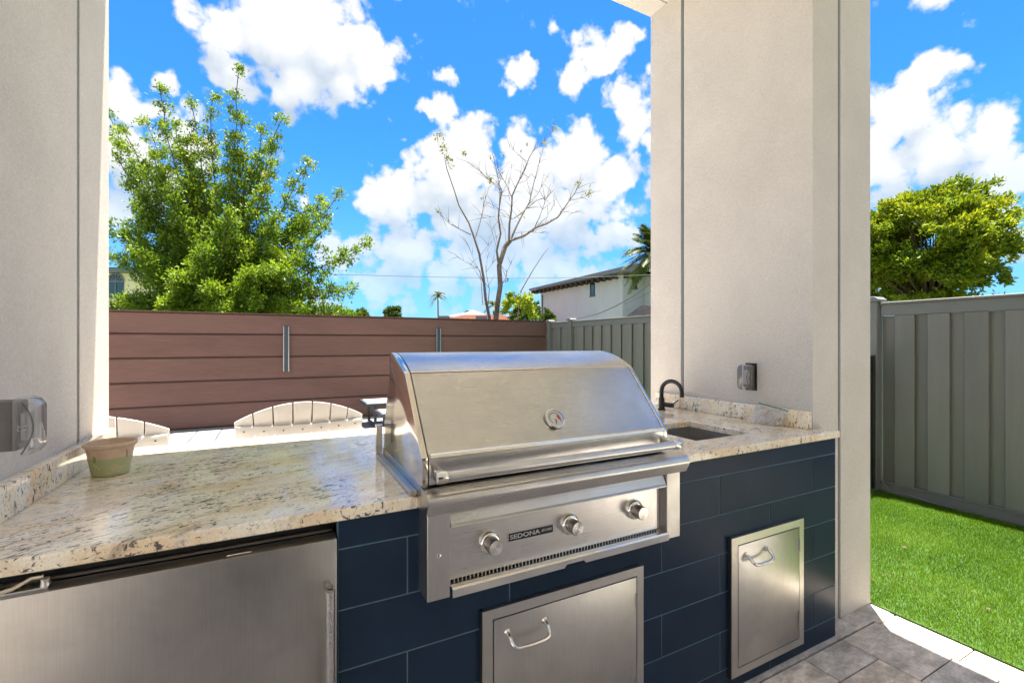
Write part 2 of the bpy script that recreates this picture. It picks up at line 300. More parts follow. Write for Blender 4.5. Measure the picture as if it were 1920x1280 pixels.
# ------------------------------------------------------------------ mesh helpers
class MB:
    def __init__(s): s.v = []; s.f = []; s.sm = []
    def poly(s, pts, faces, smooth=False):
        b = len(s.v); s.v += [tuple(p) for p in pts]
        for f in faces: s.f.append([b + i for i in f]); s.sm.append(smooth)
        return s
    def box(s, x0, x1, y0, y1, z0, z1):
        p = [(x, y, z) for z in (z0, z1) for y in (y0, y1) for x in (x0, x1)]
        return s.poly(p, [(0, 2, 3, 1), (4, 5, 7, 6), (0, 1, 5, 4), (2, 6, 7, 3), (0, 4, 6, 2), (1, 3, 7, 5)])
    def beam(s, a, b, wd, h, up=Vector((0, 0, 1))):           # bar from a to b
        a = Vector(a); b = Vector(b); d = (b - a).normalized(); sx = d.cross(up).normalized(); sz = sx.cross(d)
        p = [q + sx * i * wd / 2 + sz * j * h / 2 for q in (a, b) for i, j in ((-1, -1), (1, -1), (1, 1), (-1, 1))]
        return s.poly(p, [(3, 2, 1, 0), (4, 5, 6, 7), (0, 1, 5, 4), (1, 2, 6, 5), (2, 3, 7, 6), (3, 0, 4, 7)])
    def tube(s, pts, r, n=8, cap=True):
        pts = [Vector(p) for p in pts]; rs = r if isinstance(r, (list, tuple)) else [r] * len(pts)
        b = len(s.v); up = None
        for i, p in enumerate(pts):
            d = (pts[min(i + 1, len(pts) - 1)] - pts[max(i - 1, 0)])
            if d.length < 1e-9: d = Vector((0, 0, 1))
            d.normalize()
            if up is None: up = d.orthogonal().normalized()
            up = (up - d * up.dot(d)); up = up.normalized() if up.length > 1e-6 else d.orthogonal().normalized()
            q = d.cross(up)
            for k in range(n):
                a = 2 * PI * k / n; s.v.append(tuple(p + (up * math.cos(a) + q * math.sin(a)) * rs[i]))
        for i in range(len(pts) - 1):
            for k in range(n):
                k2 = (k + 1) % n; s.f.append([b + i * n + k, b + i * n + k2, b + (i + 1) * n + k2, b + (i + 1) * n + k]); s.sm.append(True)
        if cap:
            s.f.append([b + k for k in reversed(range(n))]); s.sm.append(False)
            s.f.append([b + (len(pts) - 1) * n + k for k in range(n)]); s.sm.append(False)
        return s
    def lathe(s, prof, c=(0, 0, 0), axis='Z', n=32):          # prof: (radius, height)
        b = len(s.v)
        for r, h in prof:
            for k in range(n):
                a = 2 * PI * k / n; x, y = r * math.cos(a), r * math.sin(a)
                q = (x, y, h) if axis == 'Z' else ((x, -h, y) if axis == '-Y' else (h, x, y))
                s.v.append((c[0] + q[0], c[1] + q[1], c[2] + q[2]))
        for i in range(len(prof) - 1):
            for k in range(n):
                k2 = (k + 1) % n; s.f.append([b + i * n + k, b + i * n + k2, b + (i + 1) * n + k2, b + (i + 1) * n + k]); s.sm.append(True)
        for i, rev in ((0, True), (len(prof) - 1, False)):
            if prof[i][0] > 1e-5:
                ks = range(n); s.f.append([b + i * n + k for k in (reversed(ks) if rev else ks)]); s.sm.append(False)
        return s
    def prism(s, prof, x0, x1, smooth=False, close=True, caps=True):   # prof in (y, z), extruded along x
        k = len(prof); b = len(s.v)
        for x in (x0, x1): s.v += [(x, y, z) for y, z in prof]
        for i in range(k if close else k - 1):
            j = (i + 1) % k; s.f.append([b + i, b + j, b + k + j, b + k + i]); s.sm.append(smooth)
        if caps and close:
            s.f.append([b + i for i in reversed(range(k))]); s.sm.append(False); s.f.append([b + k + i for i in range(k)]); s.sm.append(False)
        return s
    def obj(s, name, m, parent=None, bevel=0, seg=1, fix=True, sharp=None, loc=None):
        me = bpy.data.meshes.new(name); me.from_pydata(s.v, [], s.f)
        me.polygons.foreach_set('use_smooth', s.sm)
        if fix or bevel:
            bm = bmesh.new(); bm.from_mesh(me)
            if fix: bmesh.ops.recalc_face_normals(bm, faces=bm.faces)
            if bevel:
                es = [e for e in bm.edges if len(e.link_faces) == 2 and e.calc_face_angle(0) > .6]
                bmesh.ops.bevel(bm, geom=es, offset=bevel, segments=seg, affect='EDGES', clamp_overlap=True, profile=.5)
                if seg > 1:
                    for f in bm.faces: f.smooth = True
            bm.to_mesh(me); bm.free()
        me.update()
        me.materials.append(M[m] if isinstance(m, str) else m)
        if seg > 1 or sharp or any(s.sm):
            me.set_sharp_from_angle(angle=math.radians(sharp or 38))
        o = bpy.data.objects.new(name, me); C.objects.link(o)
        if loc is not None:
            lv = Vector(loc); me.transform(Matrix.Translation(-lv)); o.location = lv
        if parent is not None: adopt(o, parent)
        return o
WP = {}
def wloc(o):
    p = Vector(o.location)
    return p + wloc(o.parent) if o.parent else p
def adopt(o, parent):
    if parent.rotation_euler.z == 0 and (parent.parent is None or parent.parent.rotation_euler.z == 0):
        o.location = Vector(o.location) - wloc(parent)
    o.parent = parent
def tag(o, label=None, cat=None, group=None, kind=None):
    if label: o['label'] = label
    if cat: o['category'] = cat
    if group: o['group'] = group
    if kind: o['kind'] = kind
    return o
def thing(name, loc, label, cat, group=None):
    o = bpy.data.objects.new(name, None); C.objects.link(o); o.location = loc; o.empty_display_size = .1
    return tag(o, label, cat, group)
def cells(xs, ys, keep, z0, z1, plane='XY'):     # slab with holes
    m = MB(); P = {}
    def vid(i, j, t):
        k = (i, j, t)
        if k not in P:
            a, b, z = xs[i], ys[j], (z0, z1)[t]
            P[k] = len(m.v); m.v.append((a, b, z) if plane == 'XY' else (a, z, b))
        return P[k]
    K = lambda i, j: 0 <= i < len(xs) - 1 and 0 <= j < len(ys) - 1 and keep(i, j)
    for i in range(len(xs) - 1):
        for j in range(len(ys) - 1):
            if not K(i, j): continue
            for t in (0, 1): m.f.append([vid(i, j, t), vid(i + 1, j, t), vid(i + 1, j + 1, t), vid(i, j + 1, t)]); m.sm.append(False)
            for (di, dj, a, b) in ((-1, 0, (i, j), (i, j + 1)), (1, 0, (i + 1, j), (i + 1, j + 1)), (0, -1, (i, j), (i + 1, j)), (0, 1, (i, j + 1), (i + 1, j + 1))):
                if not K(i + di, j + dj): m.f.append([vid(*a, 0), vid(*b, 0), vid(*b, 1), vid(*a, 1)]); m.sm.append(False)
    return m
def sub_rect(rs, h):                             # rectangles minus a hole (x0,x1,z0,z1)
    out = []
    for (a, b, c, d) in rs:
        if b <= h[0] or a >= h[1] or d <= h[2] or c >= h[3]: out.append((a, b, c, d)); continue
        if a < h[0]: out.append((a, h[0], c, d))
        if b > h[1]: out.append((h[1], b, c, d))
        a2, b2 = max(a, h[0]), min(b, h[1])
        if c < h[2]: out.append((a2, b2, c, h[2]))
        if d > h[3]: out.append((a2, b2, h[3], d))
    return out
def facemesh(name, V, F, m, parent=None, kind=None):  # fast mesh from arrays; all faces same size
    V = np.asarray(V, 'f'); F = np.asarray(F, 'i'); me = bpy.data.meshes.new(name); k = F.shape[1]
    me.vertices.add(len(V)); me.vertices.foreach_set('co', V.ravel())
    me.loops.add(F.size); me.loops.foreach_set('vertex_index', F.ravel())
    me.polygons.add(len(F)); me.polygons.foreach_set('loop_start', np.arange(0, F.size, k, dtype='i'))
    me.update(calc_edges=True); me.materials.append(M[m])
    o = bpy.data.objects.new(name, me); C.objects.link(o)
    if parent is not None: adopt(o, parent)
    if kind: o['kind'] = kind
    return o

# ------------------------------------------------------------------ setting: ground, patio, lawn
tag(MB().box(-400, 400, -60, 900, -.6, -.06).obj('ground', 'soil_ground'), kind='structure')
patio = thing('patio', (0, 0, 0), None, None); patio['kind'] = 'structure'
cells([-9, 2.655, 4.72], [-3.2, -.36, 8.35], lambda i, j: i == 0 or j == 0, -.05, -.008).obj('joint_bed', 'joint', patio)
G = .14
def pack(nx, ny, rnd):
    occ = [[False] * ny for _ in range(nx)]; out = []
    for i in range(nx):
        for j in range(ny):
            if occ[i][j]: continue
            opts = [(2, 2), (2, 1), (1, 2), (2, 3), (1, 1)]; rnd.shuffle(opts); opts.sort(key=lambda o: -(o[0] * o[1]) ** .6 * rnd.uniform(.3, 1))
            for a, b in opts + [(1, 1)]:
                if i + a <= nx and j + b <= ny and all(not occ[i + p][j + q] for p in range(a) for q in range(b)):
                    for p in range(a):
                        for q in range(b): occ[i + p][j + q] = True
                    out.append((i, j, a, b)); break
    return out
paver_meshes = {}
def paver_mesh(a, b, m='paver'):
    k = (round(a, 3), round(b, 3), m)
    if k not in paver_meshes:
        g = .0025 if m == 'paver' else .006
        o = MB().box(-a / 2 + g, a / 2 - g, -b / 2 + g, b / 2 - g, -.03, 0).obj('paver', m, bevel=.003)
        paver_meshes[k] = o.data; bpy.data.objects.remove(o)
    return paver_meshes[k]
def lay(x, y, a, b, m='paver'):
    o = bpy.data.objects.new('paver', paver_mesh(a, b, m)); C.objects.link(o)
    o.location = (x + a / 2, y + b / 2, R.uniform(-.0012, .0012)); o.rotation_euler = (R.uniform(-.002, .002), R.uniform(-.002, .002), 0); o.parent = patio
# border course beside the turf, then the patterned field near the island
y = -.0 + .002
for k in range(5): lay(2.505, .005 + .28 * k - .003, .15, .28)
X0, Y0 = 2.505 - 8 * G, .30
near = pack(8, 6, random.Random(3))
for (i, j, a, b) in near: lay(X0 + i * G, Y0 + j * G, a * G, b * G)
for (i, j, a, b) in pack(26, 20, random.Random(11)):
    x, yy = -2.3 + i * .154, 5.24 + j * .154
    if len([c for c in patio.children]) < 296: lay(x, yy, a * .154, b * .154, 'paver_far')
    else: near.append(None)
rest = MB(); rr = random.Random(5)
def fill(x0, x1, y0, y1):
    yy = y0
    while yy < y1 - .02:
        h = min(.28, y1 - yy); x = x0 - rr.uniform(0, .2)
        while x < x1:
            wd = rr.choice((.28, .42, .28, .14)); a, b = max(x, x0), min(x + wd, x1)
            if b - a > .01: rest.box(a + .002, b - .002, yy + .002, yy + h - .002, -.03, rr.uniform(-.001, .001))
            x += wd
        yy += h
fill(-9, 2.655, -3.2, .003); fill(2.655, 4.72, -3.2, -.36); fill(-9, X0, .003, 2.3); fill(X0, 2.5, .003, .298); fill(X0, 2.655, 1.142, 1.4)  # the right-hand strip is unseen paving, added to cut green reflections
fill(-9, 2.655, 2.3, 5.238); fill(-9, -2.302, 5.24, 8.34); fill(1.622, 2.655, 5.24, 8.34)
tag(rest.obj('paver_field', 'paver', patio), kind='stuff')

lawn = MB().box(2.66, 5.1, -.35, 8.4, -.05, .004).obj('lawn', 'turf_base'); tag(lawn, kind='structure')
def blades(n, x0, x1, y0, y1, h0, h1, wd):
    p = np.stack([NR.uniform(x0, x1, n), NR.uniform(y0, y1, n), np.full(n, .002)], 1)
    a = NR.uniform(0, 2 * PI, n); lean = NR.uniform(.1, .9, n); h = NR.uniform(h0, h1, n) * (1 - .25 * lean)
    t = np.stack([np.cos(a), np.sin(a), 0 * a], 1); la = NR.uniform(0, 2 * PI, n)
    l = np.stack([np.cos(la), np.sin(la), 0 * la], 1) * (lean * h)[:, None]
    V = np.empty((n, 3, 3)); V[:, 0] = p - t * wd; V[:, 1] = p + t * wd; V[:, 2] = p + l; V[:, 2, 2] += h
    return V.reshape(-1, 3)
V = np.concatenate([blades(150000, 2.66, 4.72, .35, 2.2, .012, .028, .0016), blades(12000, 2.66, 4.72, -.35, .35, .012, .03, .003)])
tag(facemesh('grass', V, np.arange(len(V)).reshape(-1, 3), 'turf'), 'short bright green artificial turf between patio and grey fence', 'grass', kind='stuff')

dm = MB(); rd = random.Random(12)
for k in range(26):
    x, y, a = rd.uniform(2.72, 4.4), rd.uniform(.5, 2.0), rd.uniform(0, 6.28)
    if k < 9: x, y = 3.05 + rd.gauss(0, .12), 1.30 + rd.gauss(0, .09)
    L = rd.uniform(.006, .017); u = Vector((math.cos(a), math.sin(a), rd.uniform(-.2, .3))) * L; v = Vector((-math.sin(a), math.cos(a), .1)) * L * .4; c = Vector((x, y, .024))
    dm.poly([c - u, c + v, c + u, c - v + Vector((0, 0, .004))], [(0, 1, 2), (0, 2, 3)])
M['litter'] = mat('dry_litter', (.10, .055, .02), .8)
tag(dm.obj('leaf_litter', 'litter', fix=False), 'small dry leaf bits scattered on the turf', 'leaves', kind='stuff')

# ------------------------------------------------------------------ porch: pillars, ceiling, house behind
def pillar(x0, x1, y0, y1, side, jy, jx, label):
    # side -1: the grooved face looks to -x; +1: to +x
    p = thing('porch_pillar', ((x0 + x1) / 2, (y0 + y1) / 2, 0), label, 'pillar', 'stucco pillars of the porch')
    Z = 3.436; d = .012; gw = .022
    cx0, cx1 = (x0 + d, x1) if side < 0 else (x0, x1 - d)
    MB().box(cx0, cx1, y0 + d, y1, 0, Z).obj('core', 'stucco', p)
    fx = (x0, x0 + d) if side < 0 else (x1 - d, x1)
    for a, b in ((y0, jy - gw / 2), (jy + gw / 2, y1)):
        MB().box(*fx, a, b, 0.002, Z - .002).obj('stucco_panel', 'stucco', p)
    ex0, ex1 = (x0 + d, x1) if side < 0 else (x0, x1 - d)
    for a, b in ((ex0, jx - gw / 2), (jx + gw / 2, ex1)):
        MB().box(a, b, y0, y0 + d, 0.002, Z - .002).obj('stucco_panel', 'stucco', p)
    bx = (x0 + .003, x0 + d) if side < 0 else (x1 - d, x1 - .003)
    MB().box(*bx, jy - .001, jy + .0095, .003, Z - .003).obj('control_joint', 'bead', p, bevel=.0015)
    dx_ = (x0 + .009, x0 + .0118) if side < 0 else (x1 - .0118, x1 - .009)
    MB().box(*dx_, jy - .0108, jy - .0015, .003, Z - .003).obj('joint_shade_strip', 'dark_gap', p)  # dark strip laid in the groove as painted shade beside the bead
    MB().box(jx - .0108, jx + .0008, y0 + .009, y0 + .0118, .003, Z - .003).obj('joint_shade_strip', 'dark_gap', p)
    MB().box(jx + .0012, jx + .0098, y0 + .003, y0 + d, .003, Z - .003).obj('control_joint', 'bead', p, bevel=.0015)
    return p
pillar(2.165, 2.656, 1.228, 2.243, -1, 1.981, 2.379, 'wide stucco pillar beside the sink at the right end of the outdoor kitchen')
pillar(-1.054, -.563, 1.228, 2.203, 1, 1.91, -.77, 'stucco pillar beside the terracotta pot at the fridge end')
ce = thing('porch_roof', (0, 0, 3.436), 'cream stucco porch ceiling resting on the pillars, its corner at the top', 'roof')
MB().box(-1.9, 2.80, -.6, 2.243, 3.436, 3.75).obj('ceiling', 'soffit', ce)
MB().box(-1.9, 2.80, -3.2, -.601, 3.436, 3.75).obj('ceiling', 'soffit', ce)
MB().box(-1.9, 2.80, 2.10, 2.106, 3.4345, 3.437).obj('control_joint', 'bead', ce)
MB().box(-2.0, 2.83, -.6, 2.243, 3.76, 3.9).box(-2.0, 2.83, -3.3, -.601, 3.76, 3.9).obj('roof_slab', 'stucco', ce)
hw = thing('house_wall', (0, -3.3, 0), 'cream house wall with dark glass doors behind the kitchen', 'wall')
hx = [-7, -4, -1.0, 1.6, 4.0]; hz_ = [0, 2.45, 3.43]
cells(hx, hz_, lambda i, j: not (j == 0 and i == 2), -3.5, -3.3, 'XZ').obj('wall', 'stucco', hw)
dr = MB().box(-.98, 1.58, -3.46, -3.42, .0, 2.44).obj('glass_door', 'glass_dark', hw)
fm = MB()
for x in (-.97, .3, 1.57): fm.box(x - .04, x + .04, -3.41, -3.36, .01, 2.43)
fm.obj('door_frame', 'black', dr)

# ------------------------------------------------------------------ outdoor kitchen island
TY = 1.164
isl = thing('kitchen_island', (.85, 1.6, 0), 'outdoor kitchen counter clad in dark navy tiles with granite top', 'kitchen counter')
GR = (.327, 1.178, .679, 1.0); FR = (-.492, .127, -.1, .90)
cells([-.563, FR[0], FR[1], GR[0], GR[1], 2.224], [0, .679, .889], lambda i, j: i != 1 and not (i == 3 and j == 1), 1.1658, 1.19, 'XZ').obj('cladding_base', 'grout', isl)
MB().box(-.563, 2.16, 2.09, 2.12, 0, .889).obj('back_wall', 'stucco', isl)
MB().box(2.15, 2.16, 1.195, 1.225, 0, .889).obj('side_wall', 'grout', isl)
zrow = [.0, .086, .232, .378, .524, .671, .818, .889]
holes = [GR, FR]
doors = [(.497, 1.077, -.02, .577), (1.512, 1.962, .055, .579)]
for r in range(7):
    offs = .0 if r % 2 == 0 else .2935       # alternate rows shifted by half a tile
    x = -.587 + offs + .001
    while x < 2.224:
        a, b = max(x, -.563), min(x + .587, 2.226); x += .587
        if b - a < .02: continue
        rs = [(a, b, zrow[r], zrow[r + 1])]
        for h in holes: rs = sub_rect(rs, h)
        for (p, q, c, d) in rs:
            if q - p < .012 or d - c < .012: continue
            if any(p > D_[0] + .01 and q < D_[1] - .01 and c > D_[2] and d < D_[3] - .01 for D_ in doors): continue
            g = .0017
            MB().box(p + g, q - g, TY, 1.1655, c + g, d - g).obj('tile', 'tile', isl, bevel=.0012, loc=((p + q) / 2, TY, (c + d) / 2))
# granite
xs = [-.563, .318, 1.187, 1.50, 1.845, 2.165, 2.238]; ys = [1.152, 1.228, 1.302, 1.60, 1.642, 2.176]
def keepc(i, j):
    if i == 5: return j == 0
    if i == 1: return j >= 3
    if i == 3: return j not in (2, 3)
    return True
top = cells(xs, ys, keepc, .889, .920)
bm_top = top.obj('countertop', 'granite', isl)
bm = bmesh.new(); bm.from_mesh(bm_top.data)
bmesh.ops.dissolve_limit(bm, angle_limit=.01, verts=bm.verts, edges=bm.edges)
bmesh.ops.bevel(bm, geom=[e for e in bm.edges if e.calc_face_angle(0) > 1 and abs(e.verts[0].co.z - e.verts[1].co.z) < .001], offset=.005, segments=3, affect='EDGES', profile=.5)
bmesh.ops.triangulate(bm, faces=[f for f in bm.faces if len(f.verts) > 4]); bm.to_mesh(bm_top.data); bm.free()
MB().box(2.135, 2.1645, 1.230, 1.972, .9205, 1.0).obj('backsplash', 'granite', isl, bevel=.003, seg=2)
MB().box(2.135, 2.1645, 1.976, 2.172, .9205, 1.0).obj('backsplash', 'granite', isl, bevel=.003, seg=2)
MB().box(-.5625, -.535, 1.16, 2.174, .9205, 1.0).obj('backsplash', 'granite', isl, bevel=.003, seg=2)
# sink
sk = cells([1.493, 1.852], [1.296, 1.648], lambda i, j: True, .735, .740)
for (a, b, c, d) in ((1.493, 1.496, 1.296, 1.648), (1.849, 1.852, 1.296, 1.648), (1.496, 1.849, 1.296, 1.299), (1.496, 1.849, 1.645, 1.648)): sk.box(a, b, c, d, .740, .8885)
sink = sk.obj('sink_basin', 'steel_door', isl)
MB().lathe([(.0, .741), (.035, .742), (.04, .745), (.045, .741)], (1.67, 1.47, 0), 'Z', 24).obj('drain', 'chrome', sink)

def pull(parent, x0, x1, z0, z1, y0):          # arched bow handle
    pts = []
    A, B = Vector((x0, y0, z0)), Vector((x1, y0, z0)); yo = y0 - .035; dz = z1 - z0
    for f, py, pz in ((0, y0, z0), (0, y0 - .012, z0 - .001), (.0, y0 - .024, z0 + dz * .35), (.02, yo, z0 + dz * .75), (.12, yo - .004, z1), (.5, yo - .005, z1 - .001), (.88, yo - .004, z1), (.98, yo, z0 + dz * .75), (1, y0 - .024, z0 + dz * .35), (1, y0 - .012, z0 - .001), (1, y0, z0)):
        pts.append((x0 + (x1 - x0) * f, py, pz))
    sm = []
    for i in range(len(pts) - 1):
        for k in range(3): sm.append(Vector(pts[i]).lerp(Vector(pts[i + 1]), k / 3))
    sm.append(Vector(pts[-1]))
    for _ in range(2): sm = [sm[0]] + [(sm[i - 1] + sm[i] * 2 + sm[i + 1]) / 4 for i in range(1, len(sm) - 1)] + [sm[-1]]
    h = MB().tube(sm, .0058, 10)
    for x in (x0, x1): h.lathe([(.0105, .0), (.0105, .003), (.007, .006)], (x, y0, z0), '-Y', 16)
    return h.obj('handle', 'chrome', parent)
def access_door(x0, x1, z0, z1, ix0, ix1, iz0, iz1, hx0, hx1, hz0, hz1, hinges, label):
    f = MB()
    for (a, b, c, d) in ((x0, ix0 - .003, z0, z1), (ix1 + .003, x1, z0, z1), (ix0 - .003, ix1 + .003, iz1 + .003, z1)) + (((ix0 - .003, ix1 + .003, z0, iz0 - .003),) if iz0 > z0 + .01 else ()):
        f.box(a, b, 1.1485, 1.1635, c, d)
    fo = f.obj('access_door', 'steel_door', isl); tag(fo, label)
    MB().box(ix0 - .003, ix1 + .003, 1.160, 1.163, z0 + .002, iz1 + .003).obj('gap_backing', 'dark_gap', fo)
    MB().box(x0 - .004, x0 + .004, 1.1505, 1.1625, z0, z1 + .002).obj('gasket', 'dark_gap', fo)
    MB().box(ix0, ix1, 1.1475, 1.159, iz0, iz1).obj('door_panel', 'steel_door', fo, bevel=.0015, seg=2)
    pull(fo, hx0, hx1, hz0, hz1, 1.1475)
    for z in hinges:
        MB().tube([(ix1 + .0015, 1.1462, z - .024), (ix1 + .0015, 1.1462, z + .024)], .0042, 8).obj('hinge', 'steel', fo)
access_door(.497, 1.077, .02, .577, .531, 1.046, .05, .546, .572, .694, .503, .475, (.47, .198), None)
access_door(1.512, 1.962, .054, .579, 1.549, 1.929, .087, .546, 1.588, 1.708, .505, .478, (.475, .175), None)

# faucet
fa = thing('faucet', (2.0, 1.985, .92), 'small matte black gooseneck faucet with side lever at the sink', 'faucet')
pts = [(2.0, 1.985, .922), (2.0, 1.985, 1.03)]
for k in range(1, 13):
    a = PI * k / 12; pts.append((2.0 + .03 * (1 - math.cos(a)) / 2, 1.985 - .062 * (1 - math.cos(a)), 1.03 + .062 * math.sin(a)))
pts.append((pts[-1][0], pts[-1][1], 1.005))
MB().lathe([(.022, .921), (.022, .927), (.017, .93), (.017, .99), (.012, .995)], (2.0, 1.985, 0), 'Z', 20).obj('base', 'black', fa)
MB().tube(pts, .0118, 12).obj('spout', 'black', fa)
MB().tube([(2.01, 1.98, .952), (2.03, 1.925, .952)], .0135, 12).obj('valve', 'black', fa)
MB().tube([(2.03, 1.93, .955), (2.045, 1.90, .985)], .0032, 8).obj('lever', 'black', fa)

# ------------------------------------------------------------------ refrigerator
fr = thing('refrigerator', (-.18, 1.4, 0), 'stainless undercounter refrigerator below the granite worktop', 'refrigerator')
MB().box(-.486, .121, 1.215, 1.75, .05, .872).obj('cabinet', 'black', fr)
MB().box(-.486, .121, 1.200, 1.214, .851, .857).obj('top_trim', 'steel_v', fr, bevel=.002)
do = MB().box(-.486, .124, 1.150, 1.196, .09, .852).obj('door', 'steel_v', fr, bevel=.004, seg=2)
MB().box(-.10, -.052, 1.158, 1.166, .8522, .8545).obj('door_plate', 'chrome', do, bevel=.001)
hd = MB().tube([(.104, 1.100, .40), (.104, 1.100, .752)], .0098, 16).obj('handle', 'steel', do)
MB().tube([(.104, 1.100, .750), (.104, 1.100, .757)], .0104, 16).obj('end_cap', 'steel', hd)
MB().box(.096, .112, 1.100, 1.149, .738, .757).obj('bracket', 'steel', hd, bevel=.003)
hg = MB().box(-.47, -.385, 1.16, 1.19, .853, .857)
hg.tube([(-.40, 1.185, .868), (-.415, 1.178, .870), (-.435, 1.166, .862), (-.455, 1.162, .859), (-.475, 1.162, .859)], .004, 8)
hg.lathe([(.009, .857), (.009, .866), (.004, .868)], (-.395, 1.182, 0), 'Z', 14)
hg.obj('hinge', 'chrome', fr)

# ------------------------------------------------------------------ grill
gr = thing('gas_grill', (.75, 1.35, .68), 'stainless built-in gas grill with closed rolled hood and three knobs', 'grill')
HX0, HX1 = .318, 1.149
def arc(p0, p1, bul, n):
    out = []; p0 = Vector(p0); p1 = Vector(p1); d = p1 - p0; nn = Vector((-d.y, d.x)).normalized()
    for k in range(n + 1):
        t = k / n; out.append(tuple(p0 + d * t + nn * bul * 4 * t * (1 - t)))
    return out
crown = arc((1.288, 1.227), (1.463, 1.282), .010, 10)
outer = [(1.113, .957), (1.113, 1.018), (1.1125, 1.026)] + [(1.121, 1.032)] + [(1.121 + (1.284 - 1.121) * t, 1.032 + (1.2235 - 1.032) * t) for t in (.25, .5, .75, 1)] + crown + [(1.477, 1.280), (1.485, 1.270), (1.485, 1.207), (1.566, 1.045), (1.576, .945)]
def inset(pr, d):
    out = []
    for i, p in enumerate(pr):
        a = Vector(pr[max(i - 1, 0)]); b = Vector(pr[min(i + 1, len(pr) - 1)]); t = (b - a).normalized(); nn = Vector((t.y, -t.x))
        out.append(tuple(Vector(p) + nn * d))
    return out
skin = outer + list(reversed(inset(outer, .004)))
hood = MB().prism(skin, HX0 + .018, HX1 - .018, smooth=True).obj('hood', 'steel', gr, sharp=28)
# side cheeks
for xa, xb in ((HX0, HX0 + .0155), (HX1 - .0155, HX1)):
    MB().prism(outer, xa, xb).obj('side_cheek', 'steel_polish', hood, bevel=.0015, seg=2)
# lower recessed front band is proud lip
MB().prism([(1.104, 1.026), (1.1075, 1.033), (1.113, 1.035), (1.1235, 1.0345), (1.119, 1.028), (1.1095, 1.0225)], HX0 + .02, HX1 - .02).obj('front_lip', 'chrome', hood)
MB().prism([(1.2862, 1.2285), (1.2895, 1.2308), (1.2925, 1.2305), (1.289, 1.2270)], HX0 + .018, HX1 - .018).obj('seam', 'steel_polish', hood)
# handle
ha = MB().tube([(.362, 1.056, .990), (1.112, 1.056, .990)], .0128, 24).obj('handle', 'steel', hood)
for x, sgn in ((.337, 1), (1.112, 1)):
    b = MB().tube([(x, 1.056, .990), (x + .026, 1.056, .990)], .0152, 24); b.obj('end_cap', 'chrome', ha, bevel=.0015, seg=2)
    MB().prism([(1.056, .978), (1.056, 1.002), (1.1125, 1.006), (1.1125, .974)], x + .003, x + .022).obj('bracket', 'chrome', ha, bevel=.002, seg=2)
# side hood detail: slot on the left cheek and hinge stub
MB().box(HX0 - .0012, HX0 - .0004, 1.452, 1.457, 1.00, 1.07).obj('slot', 'dark_gap', hood)
# thermometer, on the sloping front
tm = thing('x', (0, 0, 0), None, None); bpy.data.objects.remove(tm)
th_loc = Vector((.736, 1.1645 - .003, 1.081 + .003)); th_rot = math.atan2(1.2235 - 1.032, 1.284 - 1.121)
th = MB().lathe([(.0315, 0), (.0325, .004), (.031, .0085), (.028, .009), (.027, .006), (.0265, .005)], n=40).obj('thermometer', 'chrome', fix=True)
th.location = th_loc - Vector(gr.location); th.rotation_euler = (th_rot, 0, 0); th.parent = gr
def th_part(mb, name, m, z=0):
    o = mb.obj(name, m, fix=False); o.parent = th; o.location = (0, 0, z); return o
th_part(MB().lathe([(.0268, 0.0), (.0268, .0062), (.0001, .0062)], n=40), 'dial', 'band_grey')
def arcband(r0, r1, a0, a1, n=12):
    m_ = MB(); p = []
    for k in range(n + 1):
        a = a0 + (a1 - a0) * k / n; p += [(r0 * math.cos(a), r0 * math.sin(a), 0), (r1 * math.cos(a), r1 * math.sin(a), 0)]
    return m_.poly(p, [(2 * k, 2 * k + 1, 2 * k + 3, 2 * k + 2) for k in range(n)])
th_part(arcband(.010, .017, -.35, .75), 'red_zone', 'red', .0066)
th_part(arcband(.017, .0185, -.6, 3.9, 30), 'scale_ring', 'black', .0066)
tk = MB()
for k in range(14):
    a = -.6 + 4.5 * k / 13; d = Vector((math.cos(a), math.sin(a), 0)); tk.beam(d * .0185, d * .0225, .0012, .0004)
th_part(tk, 'scale_ticks', 'black', .0068)
th_part(MB().beam((.003, .005, 0), (-.003, -.0195, 0), .0022, .0012), 'needle', 'black', .0085)
th_part(MB().lathe([(.004, 0), (.004, .0035), (.0001, .0037)], n=12), 'hub', 'chrome', .0066)
# frame: bullnose, posts, rails
bul = [(1.165, .953), (1.10, .951), (1.078, .9475), (1.066, .9415), (1.060, .9335), (1.059, .926), (1.0605, .921), (1.075, .8935), (1.165, .8935)]
MB().prism(bul, .318, 1.192, smooth=True).obj('bullnose', 'steel', gr, sharp=40)
MB().box(.299, .3173, 1.158, 1.615, .9205, .936).obj('side_rail', 'steel_door', gr, bevel=.002, seg=2)
MB().box(1.1505, 1.195, 1.166, 1.615, .9205, .932).obj('side_rail', 'steel_polish', gr, bevel=.002, seg=2)
MB().box(.330, 1.160, 1.590, 1.615, .9205, .936).obj('back_rail', 'steel', gr)
MB().box(.3175, .3345, 1.12, 1.589, .895, .957).obj('side_plate', 'steel_polish', gr)
MB().box(1.1335, 1.1495, 1.17, 1.589, .895, .957).obj('side_plate', 'steel_polish', gr)
br = MB().box(.298, .317, 1.595, 1.612, .9385, 1.028).box(.2965, .3185, 1.592, 1.615, 1.0285, 1.033); br.obj('hinge_post', 'steel', gr)
MB().box(.335, 1.155, 1.17, 1.585, .70, .925).obj('firebox', 'dark_gap', gr)
for a, b in ((.325, .3835), (1.1225, 1.180)):
    MB().box(a, b, 1.090, 1.168, .677, .892).obj('frame_post', 'steel_door', gr, bevel=.0012)
MB().lathe([(.0065, 0), (.0065, .003), (.005, .0075), (.0001, .009)], (.353, 1.0898, .788), '-Y', 20).obj('igniter_button', 'chrome', gr)
cpn = MB().box(.3855, 1.1, 1.112, 1.125, .7085, .850).obj('control_panel', 'steel', gr)
